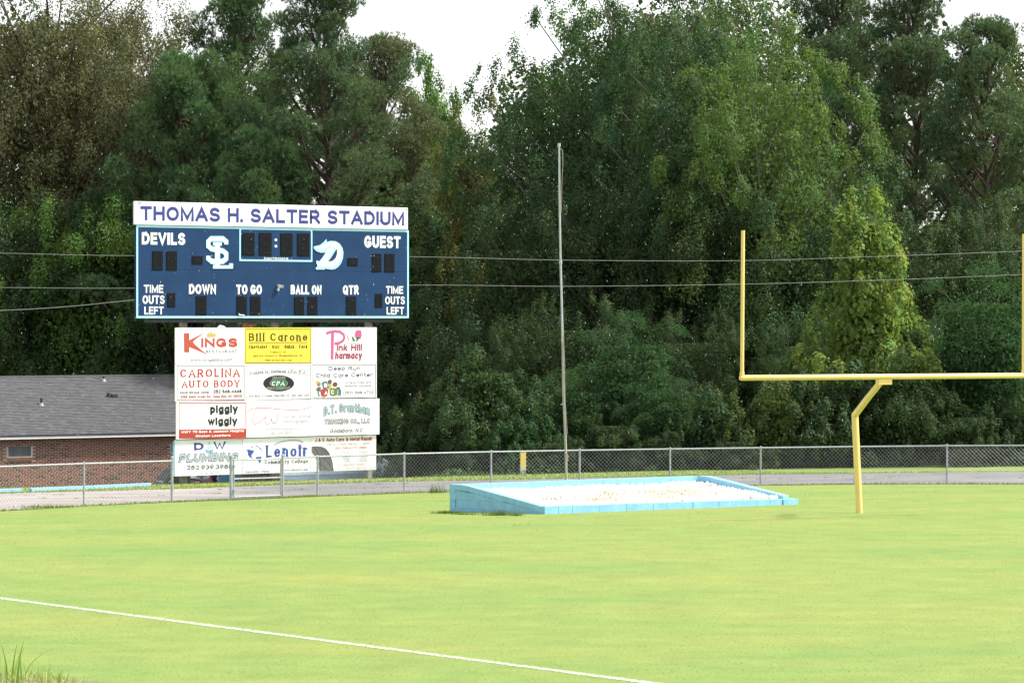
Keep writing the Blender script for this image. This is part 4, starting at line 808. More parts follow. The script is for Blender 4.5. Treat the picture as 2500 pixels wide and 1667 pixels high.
for p_ in ([(800, 864), (870, 960), (905, 1090), (925, 1288)], [(850, 868), (930, 970), (1000, 1100), (1040, 1285)], [(900, 880), (980, 990), (1040, 1110), (1066, 1270)], [(825, 1150), (905, 1200), (1000, 1285)], [(880, 1010), (960, 1110), (1030, 1200)], [(740, 870), (800, 960), (850, 1090), (865, 1288)]): s.stroke(Z6, p_, 11, TREAD, 'tread_groove')
[s.text(Z6, w_, a_, c_, 712 - k_, 776 - k_, RED, .01) for w_, a_, c_, k_ in (('J & S', 760, 918, -14), ('Auto Care', 950, 1255, -5), ('& Metal Repair', 1285, 1735, 8))]; s.text(Z6, '4125 Hwy. 11 South, Deep Run, NC 28525', 958, 1680, 811, 838, GREY); s.text(Z6, '(252) 568-AUTO (2886)', 1090, 1640, 870, 904, RED, .004)
for k, (a_, c_) in enumerate((('Auto Care', 'Metal Repair'), ('* Tires', '* Welding'), ('* Brakes', '* Metal'), ('* Oil Change', '* Aluminum'), ('* Tune Ups', '* Fabrication'))):
    y_ = 948 + k * 38; s.text(Z6, a_, 1205 + (20 if k else 0), 1350, y_, y_ + 24, LGREY, .004); s.text(Z6, c_, 1480 + (15 if k else 0), 1650, y_ - 4, y_ + 20, LGREY, .004)
s.text(Z6, 'N.C. Inspection Station', 1135, 1605, 1160, 1188, FADED); s.text(Z6, 'Sammy & Jessica East, Owners', 1285, 1790, 1222, 1244, FADED)

# ------------------------------------------------------------------ brick building on the lower ground at left
BP = Plane(212, 160.0, R(38)); t0b, t1b = BP.t(-70), BP.t(648); g0 = BP.w(t0b); gb_ = gz(g0.x, g0.y)
bh = empty('brick_building', (g0.x, g0.y, gb_), BP.phi, 'low brown brick building with grey shingle roof behind the fence', 'building')
LB = t1b - t0b; ez = BP.z(212, 1066.5) - gb_; DB = 9.2
def bl_(x, y): return BP.t(x) - t0b, BP.z(x, y) - gb_
wins = []
for (x0, x1, y0, y1) in ((18, 79, 1090.5, 1116.3), (416.5, 474, 1081, 1106)):
    a, z1_ = bl_(x0, y0); c, z0_ = bl_(x1, y1); wins.append((a, c, z0_, z1_))
MORTAR = mat('mortar', (.44, .36, .31), .95, .15, 6, .3)
b = MB(); xs = sorted({0, LB, *[w[0] for w in wins], *[w[1] for w in wins]}); 
for xa, xb in zip(xs, xs[1:]):
    hole = [w for w in wins if w[0] <= xa + 1e-6 and w[1] >= xb - 1e-6]
    if hole: w = hole[0]; b.box(xa, xb, 0, .2, 0, w[2]); b.box(xa, xb, 0, .2, w[3], ez)
    else: b.box(xa, xb, 0, .2, 0, ez)
wall = b.obj('wall', MORTAR, bh)
b = MB(); b.box(0, .2, .2, DB, 0, ez); b.box(LB - .2, LB, .2, DB, 0, ez); b.box(0, LB, DB, DB + .2, 0, ez); b.obj('side_wall', MORTAR, bh)
MB().prism([(0, ez), (DB, ez), (DB / 2, ez + 2.25)], 0, .18).obj('gable', MORTAR, bh).matrix_local = Matrix(((0, 1, 0, LB - .2), (1, 0, 0, 0), (0, 0, 1, 0), (0, 0, 0, 1)))
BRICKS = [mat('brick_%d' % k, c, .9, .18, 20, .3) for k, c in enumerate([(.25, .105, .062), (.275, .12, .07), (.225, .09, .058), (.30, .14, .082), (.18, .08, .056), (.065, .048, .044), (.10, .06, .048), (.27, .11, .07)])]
PXB, PZB = .2645, .0682; bw, bhh = PXB - .045, PZB - .023
proto = [MB().box(-bw / 2, bw / 2, -.011, .01, -bhh / 2, bhh / 2).mesh('brick', m) for m in BRICKS]; rest = MB(); cand = []
nrow = int((ez - .05) / PZB)
for r_ in range(nrow):
    z = ez - .03 - (r_ + .5) * PZB
    if z < .35: break
    x = (PXB / 2 if r_ % 2 else 0) + bw / 2 + .01
    while x < LB - bw / 2:
        if not any(w[0] - bw * .52 < x < w[1] + bw * .52 and w[2] - PZB * 2.2 < z < w[3] + PZB * .4 for w in wins): cand.append((x, z, r_))
        x += PXB
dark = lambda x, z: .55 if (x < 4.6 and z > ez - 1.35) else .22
vis0, vis1 = BP.t(0) - t0b, BP.t(425) - t0b
zfence = lambda x: ez - 1.03 + (x - vis0) * .035
big = [c for c in cand if vis0 - .2 < c[0] < vis1 + .1 and c[1] > zfence(c[0]) - .35]
big = sorted(big, key=lambda c: c[0] - 3.0 * (c[1] - ez))[:300]; bigset = set(big); restn = {}
for c in cand:
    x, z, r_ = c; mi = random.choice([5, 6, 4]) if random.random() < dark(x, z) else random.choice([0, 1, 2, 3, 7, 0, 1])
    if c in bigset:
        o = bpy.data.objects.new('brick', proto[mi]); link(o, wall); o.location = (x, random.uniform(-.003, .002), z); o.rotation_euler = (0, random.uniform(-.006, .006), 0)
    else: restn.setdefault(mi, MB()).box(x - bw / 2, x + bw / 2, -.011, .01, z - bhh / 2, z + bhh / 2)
# further bricks joined in one part
vall, fall, mats_i = [], [], []
for mi, mb in restn.items():
    n = len(vall); vall += mb.v; fall += [tuple(i + n for i in f) for f in mb.f]; mats_i += [mi] * len(mb.f)
me = bpy.data.meshes.new('brickwork'); me.from_pydata(vall, [], fall)
for m in BRICKS: me.materials.append(m)
me.polygons.foreach_set('material_index', mats_i); me.update(); o = bpy.data.objects.new('brickwork', me); link(o, wall); o['kind'] = 'stuff'
WFR = mat('white_frame', (.72, .72, .72), .5, .05, 4); PANE = mat('frosted_pane', (.16, .175, .18), .35, .25, 2.5, spec=.5)
for (a, c, z0_, z1_) in wins:
    w = empty('window', (0, 0, 0)); w.parent = bh; w['label'] = 'wide low white framed window with grey frosted pane'
    q = MB(); q.box(a, c, -.005, .07, z0_, z0_ + .05); q.box(a, a + .035, -.005, .07, z0_ + .05, z1_ - .012); q.box(c - .04, c, -.005, .07, z0_ + .05, z1_ - .012); q.obj('frame', WFR, w)
    MB().box(a, c, .02, .07, z1_ - .012, z1_).obj('head', mat('dark_lintel', (.09, .085, .06), .8), w)
    MB().box(a + .035, c - .04, .045, .055, z0_ + .05, z1_ - .012).obj('pane', PANE, w)
    k = int((c - a) / .085)
    for i in range(k):
        x = a + (i + .5) * (c - a) / k; oo = MB().box(x - .036, x + .036, -.045, .02, z0_ - .115, z0_ - .006).obj('sill_brick', BRICKS[3] if random.random() < .8 else BRICKS[1], w)
FASC = mat('fascia_white', (.80, .80, .79), .5, .03, 3)
MB().box(-.4, LB + .4, -.34, -.30, ez - .02, ez + .14).obj('fascia', FASC, bh); MB().box(-.4, LB + .4, -.298, .0, ez - .012, ez + .004).obj('soffit', FASC, bh)
# roof deck and shingle courses

ridge_z = CZ - (920.5 - HZ) / F * (160 + DB / 2 * BP.c) - gb_; y_r = DB / 2; eave_y, eave_z = -.36, ez + .13
sl_len = math.hypot(y_r - eave_y, ridge_z - eave_z); sa_ = math.atan2(ridge_z - eave_z, y_r - eave_y)
roof = MB(); roof.prism([(eave_y, eave_z), (y_r, ridge_z), (DB - eave_y, eave_z), (DB - eave_y, eave_z - .05), (y_r, ridge_z - .06), (eave_y, eave_z - .05)], -.4, LB + .4)
roof.v = [(v[1], v[0], v[2]) for v in roof.v]; ro = roof.obj('roof', mat('roof_deck', (.12, .12, .125), .9), bh)
N = 0; sv_, st = [], []; EXP = .142; ncr = int(sl_len / EXP)
for r_ in range(ncr):
    s0 = r_ * EXP; x = -.4 - random.uniform(0, .3); 
    while x < LB + .4:
        wd = random.uniform(.12, .32); x0, x1 = max(-.4, x), min(LB + .4, x + wd - .006); x += wd
        if x1 - x0 < .03: continue
        lift = random.uniform(.008, .018); P_ = []
        def rp_(xx, ss, h): return (xx, eave_y + ss * math.cos(sa_) - h * math.sin(sa_), eave_z + ss * math.sin(sa_) + h * math.cos(sa_))
        e0 = s0 - .012; e1 = s0 + EXP + .02
        t_ = random.choice([.9, .95, 1, 1.03, 1.07, 1.18]); col = (t_ * random.uniform(.97, 1.03), t_, t_ * random.uniform(1.0, 1.06))
        sv_ += [rp_(x0, e0, lift + .004), rp_(x1, e0, lift + .004), rp_(x1, e1, .002), rp_(x0, e1, .002)]; st.append(col)
        sv_ += [rp_(x0, e0, 0), rp_(x1, e0, 0), rp_(x1, e0, lift + .004), rp_(x0, e0, lift + .004)]; st.append(col)
o = bpy.data.objects.new('shingles', np_mesh('shingles', np.array(sv_), 4, tint_mat('asphalt_shingle', (.086, .087, .091), .9, 0, .2), np.array(st))); link(o, ro); o['kind'] = 'stuff'
MB().tube([(-.4, y_r, ridge_z + .012), (LB + .4, y_r, ridge_z + .012)], .05, 6).obj('ridge_cap', mat('ridge_shingle', (.10, .10, .105), .9), ro)
def on_roof(x, y):
    # plane of the front slope at a photo position
    d = 160.0
    for _ in range(40):
        p = at(x, y, d); l = Matrix.Rotation(-BP.phi, 3, 'Z') @ (p - Vector((g0.x, g0.y, gb_))); want = eave_z + (l.y - eave_y) * math.tan(sa_)
        d += (l.z - want) * 2.0
    return l
BLKM = mat('vent_black', (.03, .03, .032), .7); LEADM = mat('flashing', (.30, .30, .31), .6)
for (x, y, h) in ((101, 989, .28), (253, 930, .2)):
    l = on_roof(x, y); v = empty('vent_pipe', (0, 0, 0)); v.parent = bh
    MB().tube([(l.x, l.y, l.z - .05), (l.x, l.y, l.z + h)], .045, 10).obj('pipe', BLKM, v, True); MB().tube([(l.x, l.y, l.z - .03), (l.x, l.y, l.z + .1)], [.12, .05], 10).obj('flashing', LEADM, v, True)
l = on_roof(272, 969); v = empty('roof_vent', (0, 0, 0)); v.parent = bh
MB().box(l.x - .02, l.x + .26, l.y - .1, l.y + .12, l.z - .05, l.z + .11).obj('hood', BLKM, v, bevel=.02); MB().tube([(l.x - .13, l.y, l.z - .05), (l.x - .13, l.y, l.z + .16), (l.x - .13, l.y, l.z + .19)], [.12, .07, .02], 8).obj('cowl', BLKM, v, True)

# ------------------------------------------------------------------ things beside the building
BLUEB = mat('bright_blue_paint', (.23, .46, .72), .5, .06, 4)
for (xa, ya, xb, yb_, lab) in ((-60, 1203, 52, 1199, 'short blue painted timber lying at the far left edge'), (73, 1198.5, 366, 1185.5, 'long blue painted timber lying before the brick wall')):
    p, q = ground(xa, ya), ground(xb, yb_); d = q - p; o = empty('painted_timber', tuple(p), math.atan2(d.y, d.x), lab, 'timber', 'blue timbers along the verge')
    L_ = d.length; n = max(1, int(L_ / 2.4)); dz = d.z / L_
    for k in range(n):
        a, c = k * L_ / n + .004, (k + 1) * L_ / n - .004
        bb = MB().box(a, c, -.06, .06, -.1, .085).obj('beam', BLUEB, o, bevel=.012); bb.rotation_euler = (0, -math.atan(dz), 0)
# dark tarpaulin-covered equipment left of the sign
pc = at(404, 1186, 133); pc.z = gz(pc.x, pc.y)
ce = empty('covered_equipment', tuple(pc), R(30), 'dark sloping covered equipment behind the fence post left of the signs', 'equipment')
top_z = at(404, 1146, 133).z - pc.z
TARP = mat('black_tarpaulin', (.018, .019, .022), .5, .4, 5, .5)
MB().prism([(-.32, 0), (.75, 0), (.75, top_z + .1), (.22, top_z + .08), (.12, top_z), (-.30, top_z - .52)], -.4, .4).obj('cover', TARP, ce, bevel=.05)
MB().box(-.42, -.25, -.38, -.1, top_z - .50, top_z - .36).obj('side_box', mat('slate_plastic', (.10, .14, .17), .5), ce, bevel=.02)
for dz in (-.36, -.48): MB().tube([(-.05, -.42, top_z + dz - .04), (-.05, -.42, top_z + dz)], .05, 8).obj('lamp', LEADM, ce, True)
# mauve hatchback seen over the verge
pc = at(478, 1170, 150.5); pc.z = gz(pc.x, pc.y); hz_ = lambda y: at(478, y, 150.5).z - pc.z
car = empty('parked_car', tuple(pc), R(-4), 'mauve hatchback parked behind the signs, only its rear window showing', 'car')
PAINT = mat('mauve_paint', (.30, .13, .18), .25, .08, 3, spec=.6); GLS = mat('rear_glass', (.42, .45, .45), .12, .2, 3, spec=.8); TRIM = mat('black_trim', (.015, .015, .017), .5); TYR = mat('tyre_rubber', (.02, .02, .02), .8); LMP = mat('tail_lamp', (.55, .05, .03), .3); CLR = mat('clear_lamp', (.8, .78, .75), .3)
belt = hz_(1172); H_ = belt + .62
def loft(secs):
    """rear-to-front sections (y, z0, z1, halfwidth low, halfwidth high)"""
    b = MB()
    for (y, z0, z1, w0, w1) in secs:
        b.v += [(-w0, y, z0), (w0, y, z0), (w0 * 1.02, y, (z0 * .5 + z1 * .5)), (w1, y, z1), (-w1, y, z1), (-w0 * 1.02, y, (z0 * .5 + z1 * .5))]
    for k in range(len(secs) - 1):
        for j in range(6): b.f.append((k * 6 + j, k * 6 + (j + 1) % 6, (k + 1) * 6 + (j + 1) % 6, (k + 1) * 6 + j))
    b.f += [tuple(range(6)), tuple(range((len(secs) - 1) * 6, len(secs) * 6))]; return b
loft([(0, .35, belt - .12, .66, .62), (.06, .25, belt, .72, .66), (1.0, .22, belt + .02, .76, .68), (3.0, .22, belt - .02, .76, .68), (3.9, .3, belt - .28, .72, .6), (4.15, .35, belt - .4, .6, .5)]).obj('body', PAINT, car, True, bevel=.03)
loft([(.05, belt - .02, belt + .03, .60, .58), (.3, belt - .02, H_ - .06, .66, .50), (.6, belt - .02, H_, .66, .50), (2.2, belt - .02, H_ - .02, .66, .5), (3.0, belt - .04, belt + .02, .64, .55)]).obj('cabin', PAINT, car, True, bevel=.02)
w = MB(); w.poly([(-.50, .055, belt + .04), (.50, .055, belt + .04), (.43, .27, H_ - .1), (-.43, .27, H_ - .1)]).obj('rear_window', GLS, car)
MB().tube([(-.28, .02, belt + .06), (-.05, .0, belt + .045), (.1, -.01, belt + .0), (.2, -.01, belt - .06)], .022, 6).obj('wiper', TRIM, car, True)
for sx in (-1, 1):
    MB().box(sx * .66 - .05, sx * .66 + .05, -.03, .05, belt - .24, belt - .11).obj('tail_light', LMP, car, bevel=.02)
    MB().tube([(sx * .52, .0, belt + .12), (sx * .46, .04, belt + .13)], [.04, .06], 8).obj('window_sticker', CLR, car, True)
    for y in (.8, 3.3): 
        wh = MB().tube([(sx * .60, y, .31), (sx * .78, y, .31)], .31, 18).obj('wheel', TYR, car, True); MB().tube([(sx * .785, y, .31), (sx * .79, y, .31)], .18, 12).obj('rim', LEADM, wh, True)
for k in range(3): MB().tube([(.02 + k * .045, -.02, belt - .07), (.02 + k * .045, -.012, belt - .07)], .032, 10).obj('badge', CLR, car, True)
MB().box(-.68, .68, -.12, .02, .32, .52).obj('bumper', PAINT, car, bevel=.04)
# blue boards against the brick wall
for (xa, xb, ya, lab) in ((532.5, 576.5, 1150, 'wide blue painted board leaning at the brick wall'), (580.5, 591, 1150, 'narrow blue painted board leaning at the brick wall')):
    d = 150.0; p = at((xa + xb) / 2, 1180, d); p.z = gz(p.x, p.y); w_ = (xb - xa) / F * d / 2 / math.cos(R(30)); h_ = at(0, 1153, d).z - p.z
    o = empty('painted_board', tuple(p), R(30), lab, 'board', 'blue boards by the building')
    MB().box(-w_, w_, -.02, .02, 0, h_).obj('face', BLUEB, o, bevel=.008); MB().box(-w_ + .03, w_ - .03, .022, .06, h_ * .3, h_ * .3 + .1).obj('batten', BLUEB, o)
    if xb - xa > 20: MB().tube([(-w_ + .09, -.03, h_ - .12), (-w_ + .09, -.021, h_ - .12)], .028, 8).obj('knob', TRIM, o, True)
# metal carport behind the signs
d = 150.0; kp = F / d; CP = Plane(965, d, R(40)); cl_ = CP.t(684); base = CP.w(0); gcp = gz(base.x, base.y)
cpt = empty('carport', (base.x, base.y, gcp), CP.phi, 'blue grey metal carport roof with white edge trim behind the last sign', 'carport')
zc = lambda y: CZ - (y - HZ) / F * d - gcp
prof = [(0, zc(1164.5)), (.015, zc(1152.5)), (.05, zc(1142)), (.16, zc(1135.6)), (.34, zc(1131.2)), (1.0, zc(1116.5)), (1.9, zc(1104)), (2.6, zc(1098))]
prof += [(5.2 - a, z_) for a, z_ in prof[-2::-1]]
SHEETS = [mat('blue_grey_sheet_%d' % k, c, .45, .1, 5, .1, .2) for k, c in enumerate([(.25, .36, .47), (.37, .44, .52), (.30, .37, .43), (.24, .26, .29)])]
for k in range(len(prof) - 1):
    (ya, za), (yb_, zb2) = prof[k], prof[k + 1]; b = MB(); o_ = .012 if k % 2 else 0
    b.v = [(cl_, ya - o_, za), (0, ya - o_, za), (0, yb_ - o_, zb2), (cl_, yb_ - o_, zb2), (cl_, ya + .02, za - .01), (0, ya + .02, za - .01), (0, yb_ + .02, zb2 - .02), (cl_, yb_ + .02, zb2 - .02)]
    b.f = [(0, 1, 2, 3), (7, 6, 5, 4), (0, 4, 5, 1), (1, 5, 6, 2), (2, 6, 7, 3), (3, 7, 4, 0)]; b.obj('sheet', SHEETS[[0, 1, 2, 2, 3, 3, 3][k] if k < 7 else 2], cpt)
MB().tube([(0.02, a - .02, z_ + .01) for a, z_ in prof], .028, 8).obj('edge_trim', WFR, cpt, True)
for x in np.linspace(cl_ + .1, -.1, 5):
    for y in (.08, 5.1): MB().tube([(x, y, -.3), (x, y, prof[0][1] + .05)], .03, 8).obj('leg', LEADM, cpt, True)
for y in (.08, 5.1): MB().tube([(cl_ + .05, y, prof[0][1] - .02), (-.05, y, prof[0][1] - .02)], .03, 8).obj('side_rail', LEADM, cpt, True)

# ------------------------------------------------------------------ overhead wires
CABLE = mat('overhead_cable', (.30, .30, .30), .6)
def wire(px, label, d, r_=.0065):
    P_ = [at(x, y, d) for x, y in px]; out = []
    for i in range(len(P_) - 1):
        p0, p1, p2, p3 = P_[max(0, i - 1)], P_[i], P_[i + 1], P_[min(len(P_) - 1, i + 2)]
        for k in range(8):
            t = k / 8; out.append(.5 * ((2 * p1) + (p2 - p0) * t + (2 * p0 - 5 * p1 + 4 * p2 - p3) * t * t + (3 * p1 - p0 - 3 * p2 + p3) * t ** 3))
    out.append(P_[-1]); o = MB().tube(out, r_, 5).obj('overhead_wire', CABLE, None, True); tag(o, label, 'wire', 'overhead wires before the trees')
wire([(-400, 612), (0, 618), (326, 624.5), (1000, 627), (1370, 635), (1800, 636.5), (2150, 626), (2500, 613), (2900, 596)], 'upper overhead wire crossing the whole picture before the trees', 128)
wire([(-400, 701), (0, 702), (326, 703.5), (1000, 696), (1370, 699), (1800, 694), (2150, 684), (2500, 670), (2900, 650)], 'lower overhead wire crossing the whole picture before the trees', 128.6)
wire([(-400, 772), (0, 758), (170, 748), (330, 732), (560, 712)], 'short wire rising from the left edge to the scoreboard', 127.2, .009)

# ------------------------------------------------------------------ the wood
BARK = mat('bark', (.075, .058, .042), .95, .3, 5, .8); PBARK = mat('pine_bark', (.085, .06, .048), .95, .3, 6, .8); GBARK = mat('pale_bark', (.13, .115, .095), .9, .25, 6, .5)
def quads(C, Nr, L, W, fold=.12):
    n = len(C); T_ = unit(np.cross(Nr, RNG.normal(0, 1, (n, 3)))); B_ = np.cross(Nr, T_)
    l = (T_ * (L / 2)[:, None]); w = B_ * (W / 2)[:, None]; dn = Nr * (fold * L)[:, None]
    return np.stack([C - l, C + w - dn * .5, C + l - dn, C - w - dn * .5], 1).reshape(-1, 3)
def limb_mesh(name, segs, m):
    b = MB()
    for pts, r0, r1, sd in segs:
        k = len(pts); b.tube(pts, [r0 + (r1 - r0) * i / (k - 1) for i in range(k)], sd, False)
    return b.mesh(name, m, True, False)
def curve_to(a, c, sag, n=4):
    a, c = Vector(a), Vector(c); out = []
    for i in range(n + 1):
        t = i / n; p = a.lerp(c, t); p.z += sag * 4 * t * (1 - t); out.append(p + Vector((random.uniform(-.06, .06), random.uniform(-.06, .06), 0)) * (0 < i < n))
    return out
def env(style, h):
    if style == 'round': return math.sqrt(max(0, 1 - (2 * h - 1) ** 2)) ** .6
    if style == 'oval': return (max(0.02, 1 - h) ** .62) * (min(1, .45 + h * 2.2))
    if style == 'cone': return (1 - h) ** .85 * (min(1, .5 + 2.5 * h)) + .04
    if style == 'bush': return math.sqrt(max(0, 1 - h * h)) * .95 + .05
    return 1
def broadleaf(h, base, Rx, style, nc, cr, nl, leaf, asp=.55, squash=.75, peak=0.0, droop=0.0, bark=None, trunk_r=.2, hue=.25, frond=False):
    """one tree: tapered trunk with limbs, crown of leaf clumps with gaps between them; returns (wood mesh, crown mesh, w, h)"""
    C, Nn, LL, WW, TT = [], [], [], [], []; segs = []
    ph = random.uniform(0, 6.28); lob = random.uniform(.10, .22)
    tp = [Vector((0, 0, -.3))]; 
    for i in range(1, 7): tp.append(Vector((random.uniform(-.12, .12) * i * .35, random.uniform(-.12, .12) * i * .35, (base + (h - base) * .78) * i / 6)))
    segs.append((tp, trunk_r, trunk_r * .18, 8)); k = 0
    # boughs spread evenly over the crown, each carrying a handful of leaf clumps on its outer, upper side
    boughs = []; br = cr * 1.55; tries = 0
    while len(boughs) < max(4, int(nc / 3.4)) and tries < 9000:
        tries += 1; hh = random.random(); e = env(style, hh)
        if random.random() > e ** .8 + .08: continue
        a = random.uniform(0, 6.283); rr = max(0, Rx * e * (1 + lob * math.sin(3 * a + ph + hh * 4) + .5 * lob * math.sin(7 * a - ph + hh * 9)) - cr * .4) * (random.uniform(.86, 1) if random.random() < .85 else random.uniform(.2, .8))
        c = np.array([rr * math.cos(a), rr * math.sin(a), base + (h - base) * hh * .95])
        if all(np.sum((c - q[0]) ** 2) > (br * .98 * (1 - tries / 11000)) ** 2 for q in boughs): boughs.append((c, a, rr))
    clumps = []
    for c0, a, rr in boughs:
        f_ = random.uniform(.72, 1.28)
        for _ in range(random.randint(4, 5)):
            w_ = np.array([math.cos(a) * .6, math.sin(a) * .6, .65]); dd = RNG.normal(0, 1, 3); dd /= np.linalg.norm(dd); dd = dd + w_ * .75; dd /= np.linalg.norm(dd)
            clumps.append((c0 + dd * np.array([1, 1, .8]) * br * .62 * f_, a, rr, cr * random.uniform(.55, .95) * f_))
    for c, a, rr, r_ in clumps:
        k += 1
        m = int(nl * .82 * (r_ / cr) ** 2 * random.uniform(.75, 1.2)); 
        if m < 4: continue
        dv = unit(RNG.normal(0, 1, (m, 3))); ow = np.array([math.cos(a), math.sin(a), .55]); fl = (dv @ ow < -.15) & (RNG.uniform(0, 1, m) < .85); dv[fl] *= -1
        rad = (1 - RNG.uniform(0, 1, m) ** 2 * .55) * r_ * (1 + .22 * np.sin(dv[:, 0] * 5 + ph + k) * np.sin(dv[:, 1] * 5 + k)); off = dv * rad[:, None]; off[:, 2] *= squash
        if peak:   # shoots that point upwards
            up = RNG.uniform(0, 1, m); off[:, :2] *= (1 - .75 * up)[:, None]; off[:, 2] += up * r_ * peak
        if droop: off[:, 2] -= droop * (np.hypot(off[:, 0], off[:, 1]) / r_) ** 2 * r_
        p = c + off; nr = unit(dv * 1.25 + np.array([0, 0, .35]) + RNG.normal(0, .33, (m, 3)))
        if frond: nr = unit(np.array([0, 0, 1.0]) + RNG.normal(0, .38, (m, 3)))
        C.append(p); Nn.append(nr); sz = RNG.uniform(.65, 1.25, m) * leaf; LL.append(sz); WW.append(sz * asp)
        y = random.gauss(0, hue); f = np.clip(RNG.normal(1, .14, (m, 1)) * random.uniform(.86, 1.14), .5, 1.5)
        TT.append(f * np.array([1 + .55 * y, 1 + .12 * y, 1 - .35 * y])[None] * (1 + RNG.normal(0, .05, (m, 3))))
        if random.random() < .22:
            t0 = max(base * .75, c[2] - random.uniform(.25, .5) * (h - base) * .5 - rr * .35); f_ = min(1, t0 / tp[-1].z) * 6; i = min(5, int(f_)); st = tp[i].lerp(tp[i + 1], f_ - i)
            segs.append((curve_to(st, c, random.uniform(-.15, .25) * rr * .3), trunk_r * random.uniform(.16, .34), .012, 5))
    # leaves deep in the crown close it up
    q = int(nc * 75); hq = RNG.uniform(.08, .86, q); eq = np.array([env(style, t) for t in hq]); aq = RNG.uniform(0, 6.283, q); rq = Rx * eq * np.sqrt(RNG.uniform(0, .42, q))
    C.append(np.stack([rq * np.cos(aq), rq * np.sin(aq), base + (h - base) * hq * .97], 1)); Nn.append(unit(RNG.normal(0, 1, (q, 3)))); sz = RNG.uniform(1.3, 2.1, q) * leaf; LL.append(sz); WW.append(sz * .7); TT.append(np.clip(RNG.normal(.9, .1, (q, 1)), .6, 1.2) * np.ones((q, 3)))
    C = np.concatenate(C); v = quads(C, np.concatenate(Nn), np.concatenate(LL), np.concatenate(WW))
    cm = np_mesh('crown', v, 4, None, np.clip(np.concatenate(TT), .2, 2.2))
    wm = limb_mesh('trunk', segs, bark or BARK)
    return wm, cm, 2 * np.percentile(np.hypot(C[:, 0], C[:, 1]), 96), np.percentile(C[:, 2], 99.7)
def pine(h, base, Rx, nb, fill=1.0):
    segs = []; tp = [Vector((0, 0, -.3))]
    for i in range(1, 8): tp.append(Vector((random.uniform(-.05, .05) * i, random.uniform(-.05, .05) * i, h * .97 * i / 7)))
    segs.append((tp, .24, .035, 8)); T_, N_, tt = [], [], []
    tri_v, tri_t = [], []
    for k in range(nb):
        f = (k + random.random()) / nb; z = base + (h - base) * f; a = k * 2.4 + random.uniform(-.5, .5)
        e = (min(1, .55 + 1.6 * f) if f < .3 else (1 - (f - .3) / .72) ** .62); L_ = max(.35, Rx * e * random.uniform(.6, 1.12)); el = R(random.uniform(8, 28) + 38 * f)
        i_ = min(6, int(z / tp[-1].z * 7)); st = tp[i_].lerp(tp[i_ + 1], z / tp[-1].z * 7 - i_) if z < tp[-1].z else tp[-1]
        dr = Vector((math.cos(a) * math.cos(el), math.sin(a) * math.cos(el), math.sin(el))); end = st + dr * L_; end.z += .12 * L_
        segs.append((curve_to(st, end, -.06 * L_), .03 + .018 * L_, .012, 5))
        side_v = Vector((-dr.y, dr.x, 0)).normalized(); puffs = [(end, 1.0)]; t = .42
        while t < .98:
            sg = random.choice((-1, 1)); ln_ = random.uniform(.35, .95) * (.35 + .16 * L_) * (1.25 - .5 * t); q0 = st.lerp(end, t); q1 = q0 + side_v * sg * ln_ + dr * ln_ * .5 + Vector((0, 0, random.uniform(.0, .3)))
            segs.append(([q0, q0.lerp(q1, .6) - Vector((0, 0, .04)), q1], .016, .006, 3)); puffs.append((q1, random.uniform(.7, 1.0)))
            if random.random() < .5: puffs.append((q0 + Vector((0, 0, random.uniform(.15, .35))), random.uniform(.6, .9)))
            t += random.uniform(.26, .48) / max(.5, L_)
        for c, ps in puffs:
            cr = random.uniform(.34, .56) * ps; nt_ = int(46 * (cr / .45) ** 2 * fill); gy = random.gauss(0, .10)
            for _ in range(nt_):
                o = Vector((random.gauss(0, 1), random.gauss(0, 1), random.gauss(.35, .8))).normalized() * cr * random.uniform(.55, 1); o.z *= .8
                T_.append(c + o); N_.append((o.normalized() * 1.3 + Vector((0, 0, .55)) + dr * .2).normalized()); g_ = random.uniform(.82, 1.18); tt.append((g_ * (1 + gy), g_ * (1 + .2 * gy), g_ * (1 - .4 * gy)))
    T_ = np.array([tuple(v) for v in T_]); N_ = np.array([tuple(v) for v in N_]); tt = np.array(tt); K = 9; n = len(T_)
    axis = np.repeat(N_, K, 0); cen = np.repeat(T_, K, 0); dirs = unit(axis * 1.0 + RNG.normal(0, .55, (n * K, 3))); ln = RNG.uniform(.12, .22, n * K)
    w = unit(np.cross(dirs, unit(np.cross(dirs, axis) + RNG.normal(0, .5, (n * K, 3))))) * .0115; w = unit(np.cross(dirs, axis + RNG.normal(0, .35, (n * K, 3)))) * .012
    v = np.stack([cen - w, cen + w, cen + dirs * ln[:, None]], 1).reshape(-1, 3)
    cm = np_mesh('crown', v, 3, None, np.clip(np.repeat(tt, K, 0) * RNG.uniform(.85, 1.15, (n * K, 1)), .2, 2))
    return limb_mesh('trunk', segs, PBARK), cm, 2 * np.percentile(np.hypot(T_[:, 0], T_[:, 1]), 96), h
def lf(n, rgb, tr=.36): return tint_mat(n, tuple(c * 1.03 for c in rgb), .62, tr, .12)
FOL = {'oak': lf('oak_leaf', (.112, .116, .054), .2), 'gum': lf('gum_leaf', (.052, .096, .042)), 'gum_bright': lf('gum_leaf_bright', (.098, .158, .048), .40),
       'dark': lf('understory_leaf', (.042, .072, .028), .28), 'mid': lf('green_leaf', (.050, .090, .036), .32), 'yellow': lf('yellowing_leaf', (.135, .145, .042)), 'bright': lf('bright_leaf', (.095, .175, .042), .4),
       'syc': lf('sycamore_leaf', (.175, .245, .068), .5), 'mim': lf('feathery_leaf', (.042, .092, .036)), 'brown': lf('dry_leaf', (.15, .12, .07), .25), 'olive': lf('olive_leaf', (.078, .110, .034), .3),
       'pine': lf('pine_needle', (.100, .150, .072), .25), 'pine_grey': lf('pine_needle_grey', (.140, .168, .090), .25), 'pine_green': lf('pine_needle_green', (.095, .165, .072), .25)}
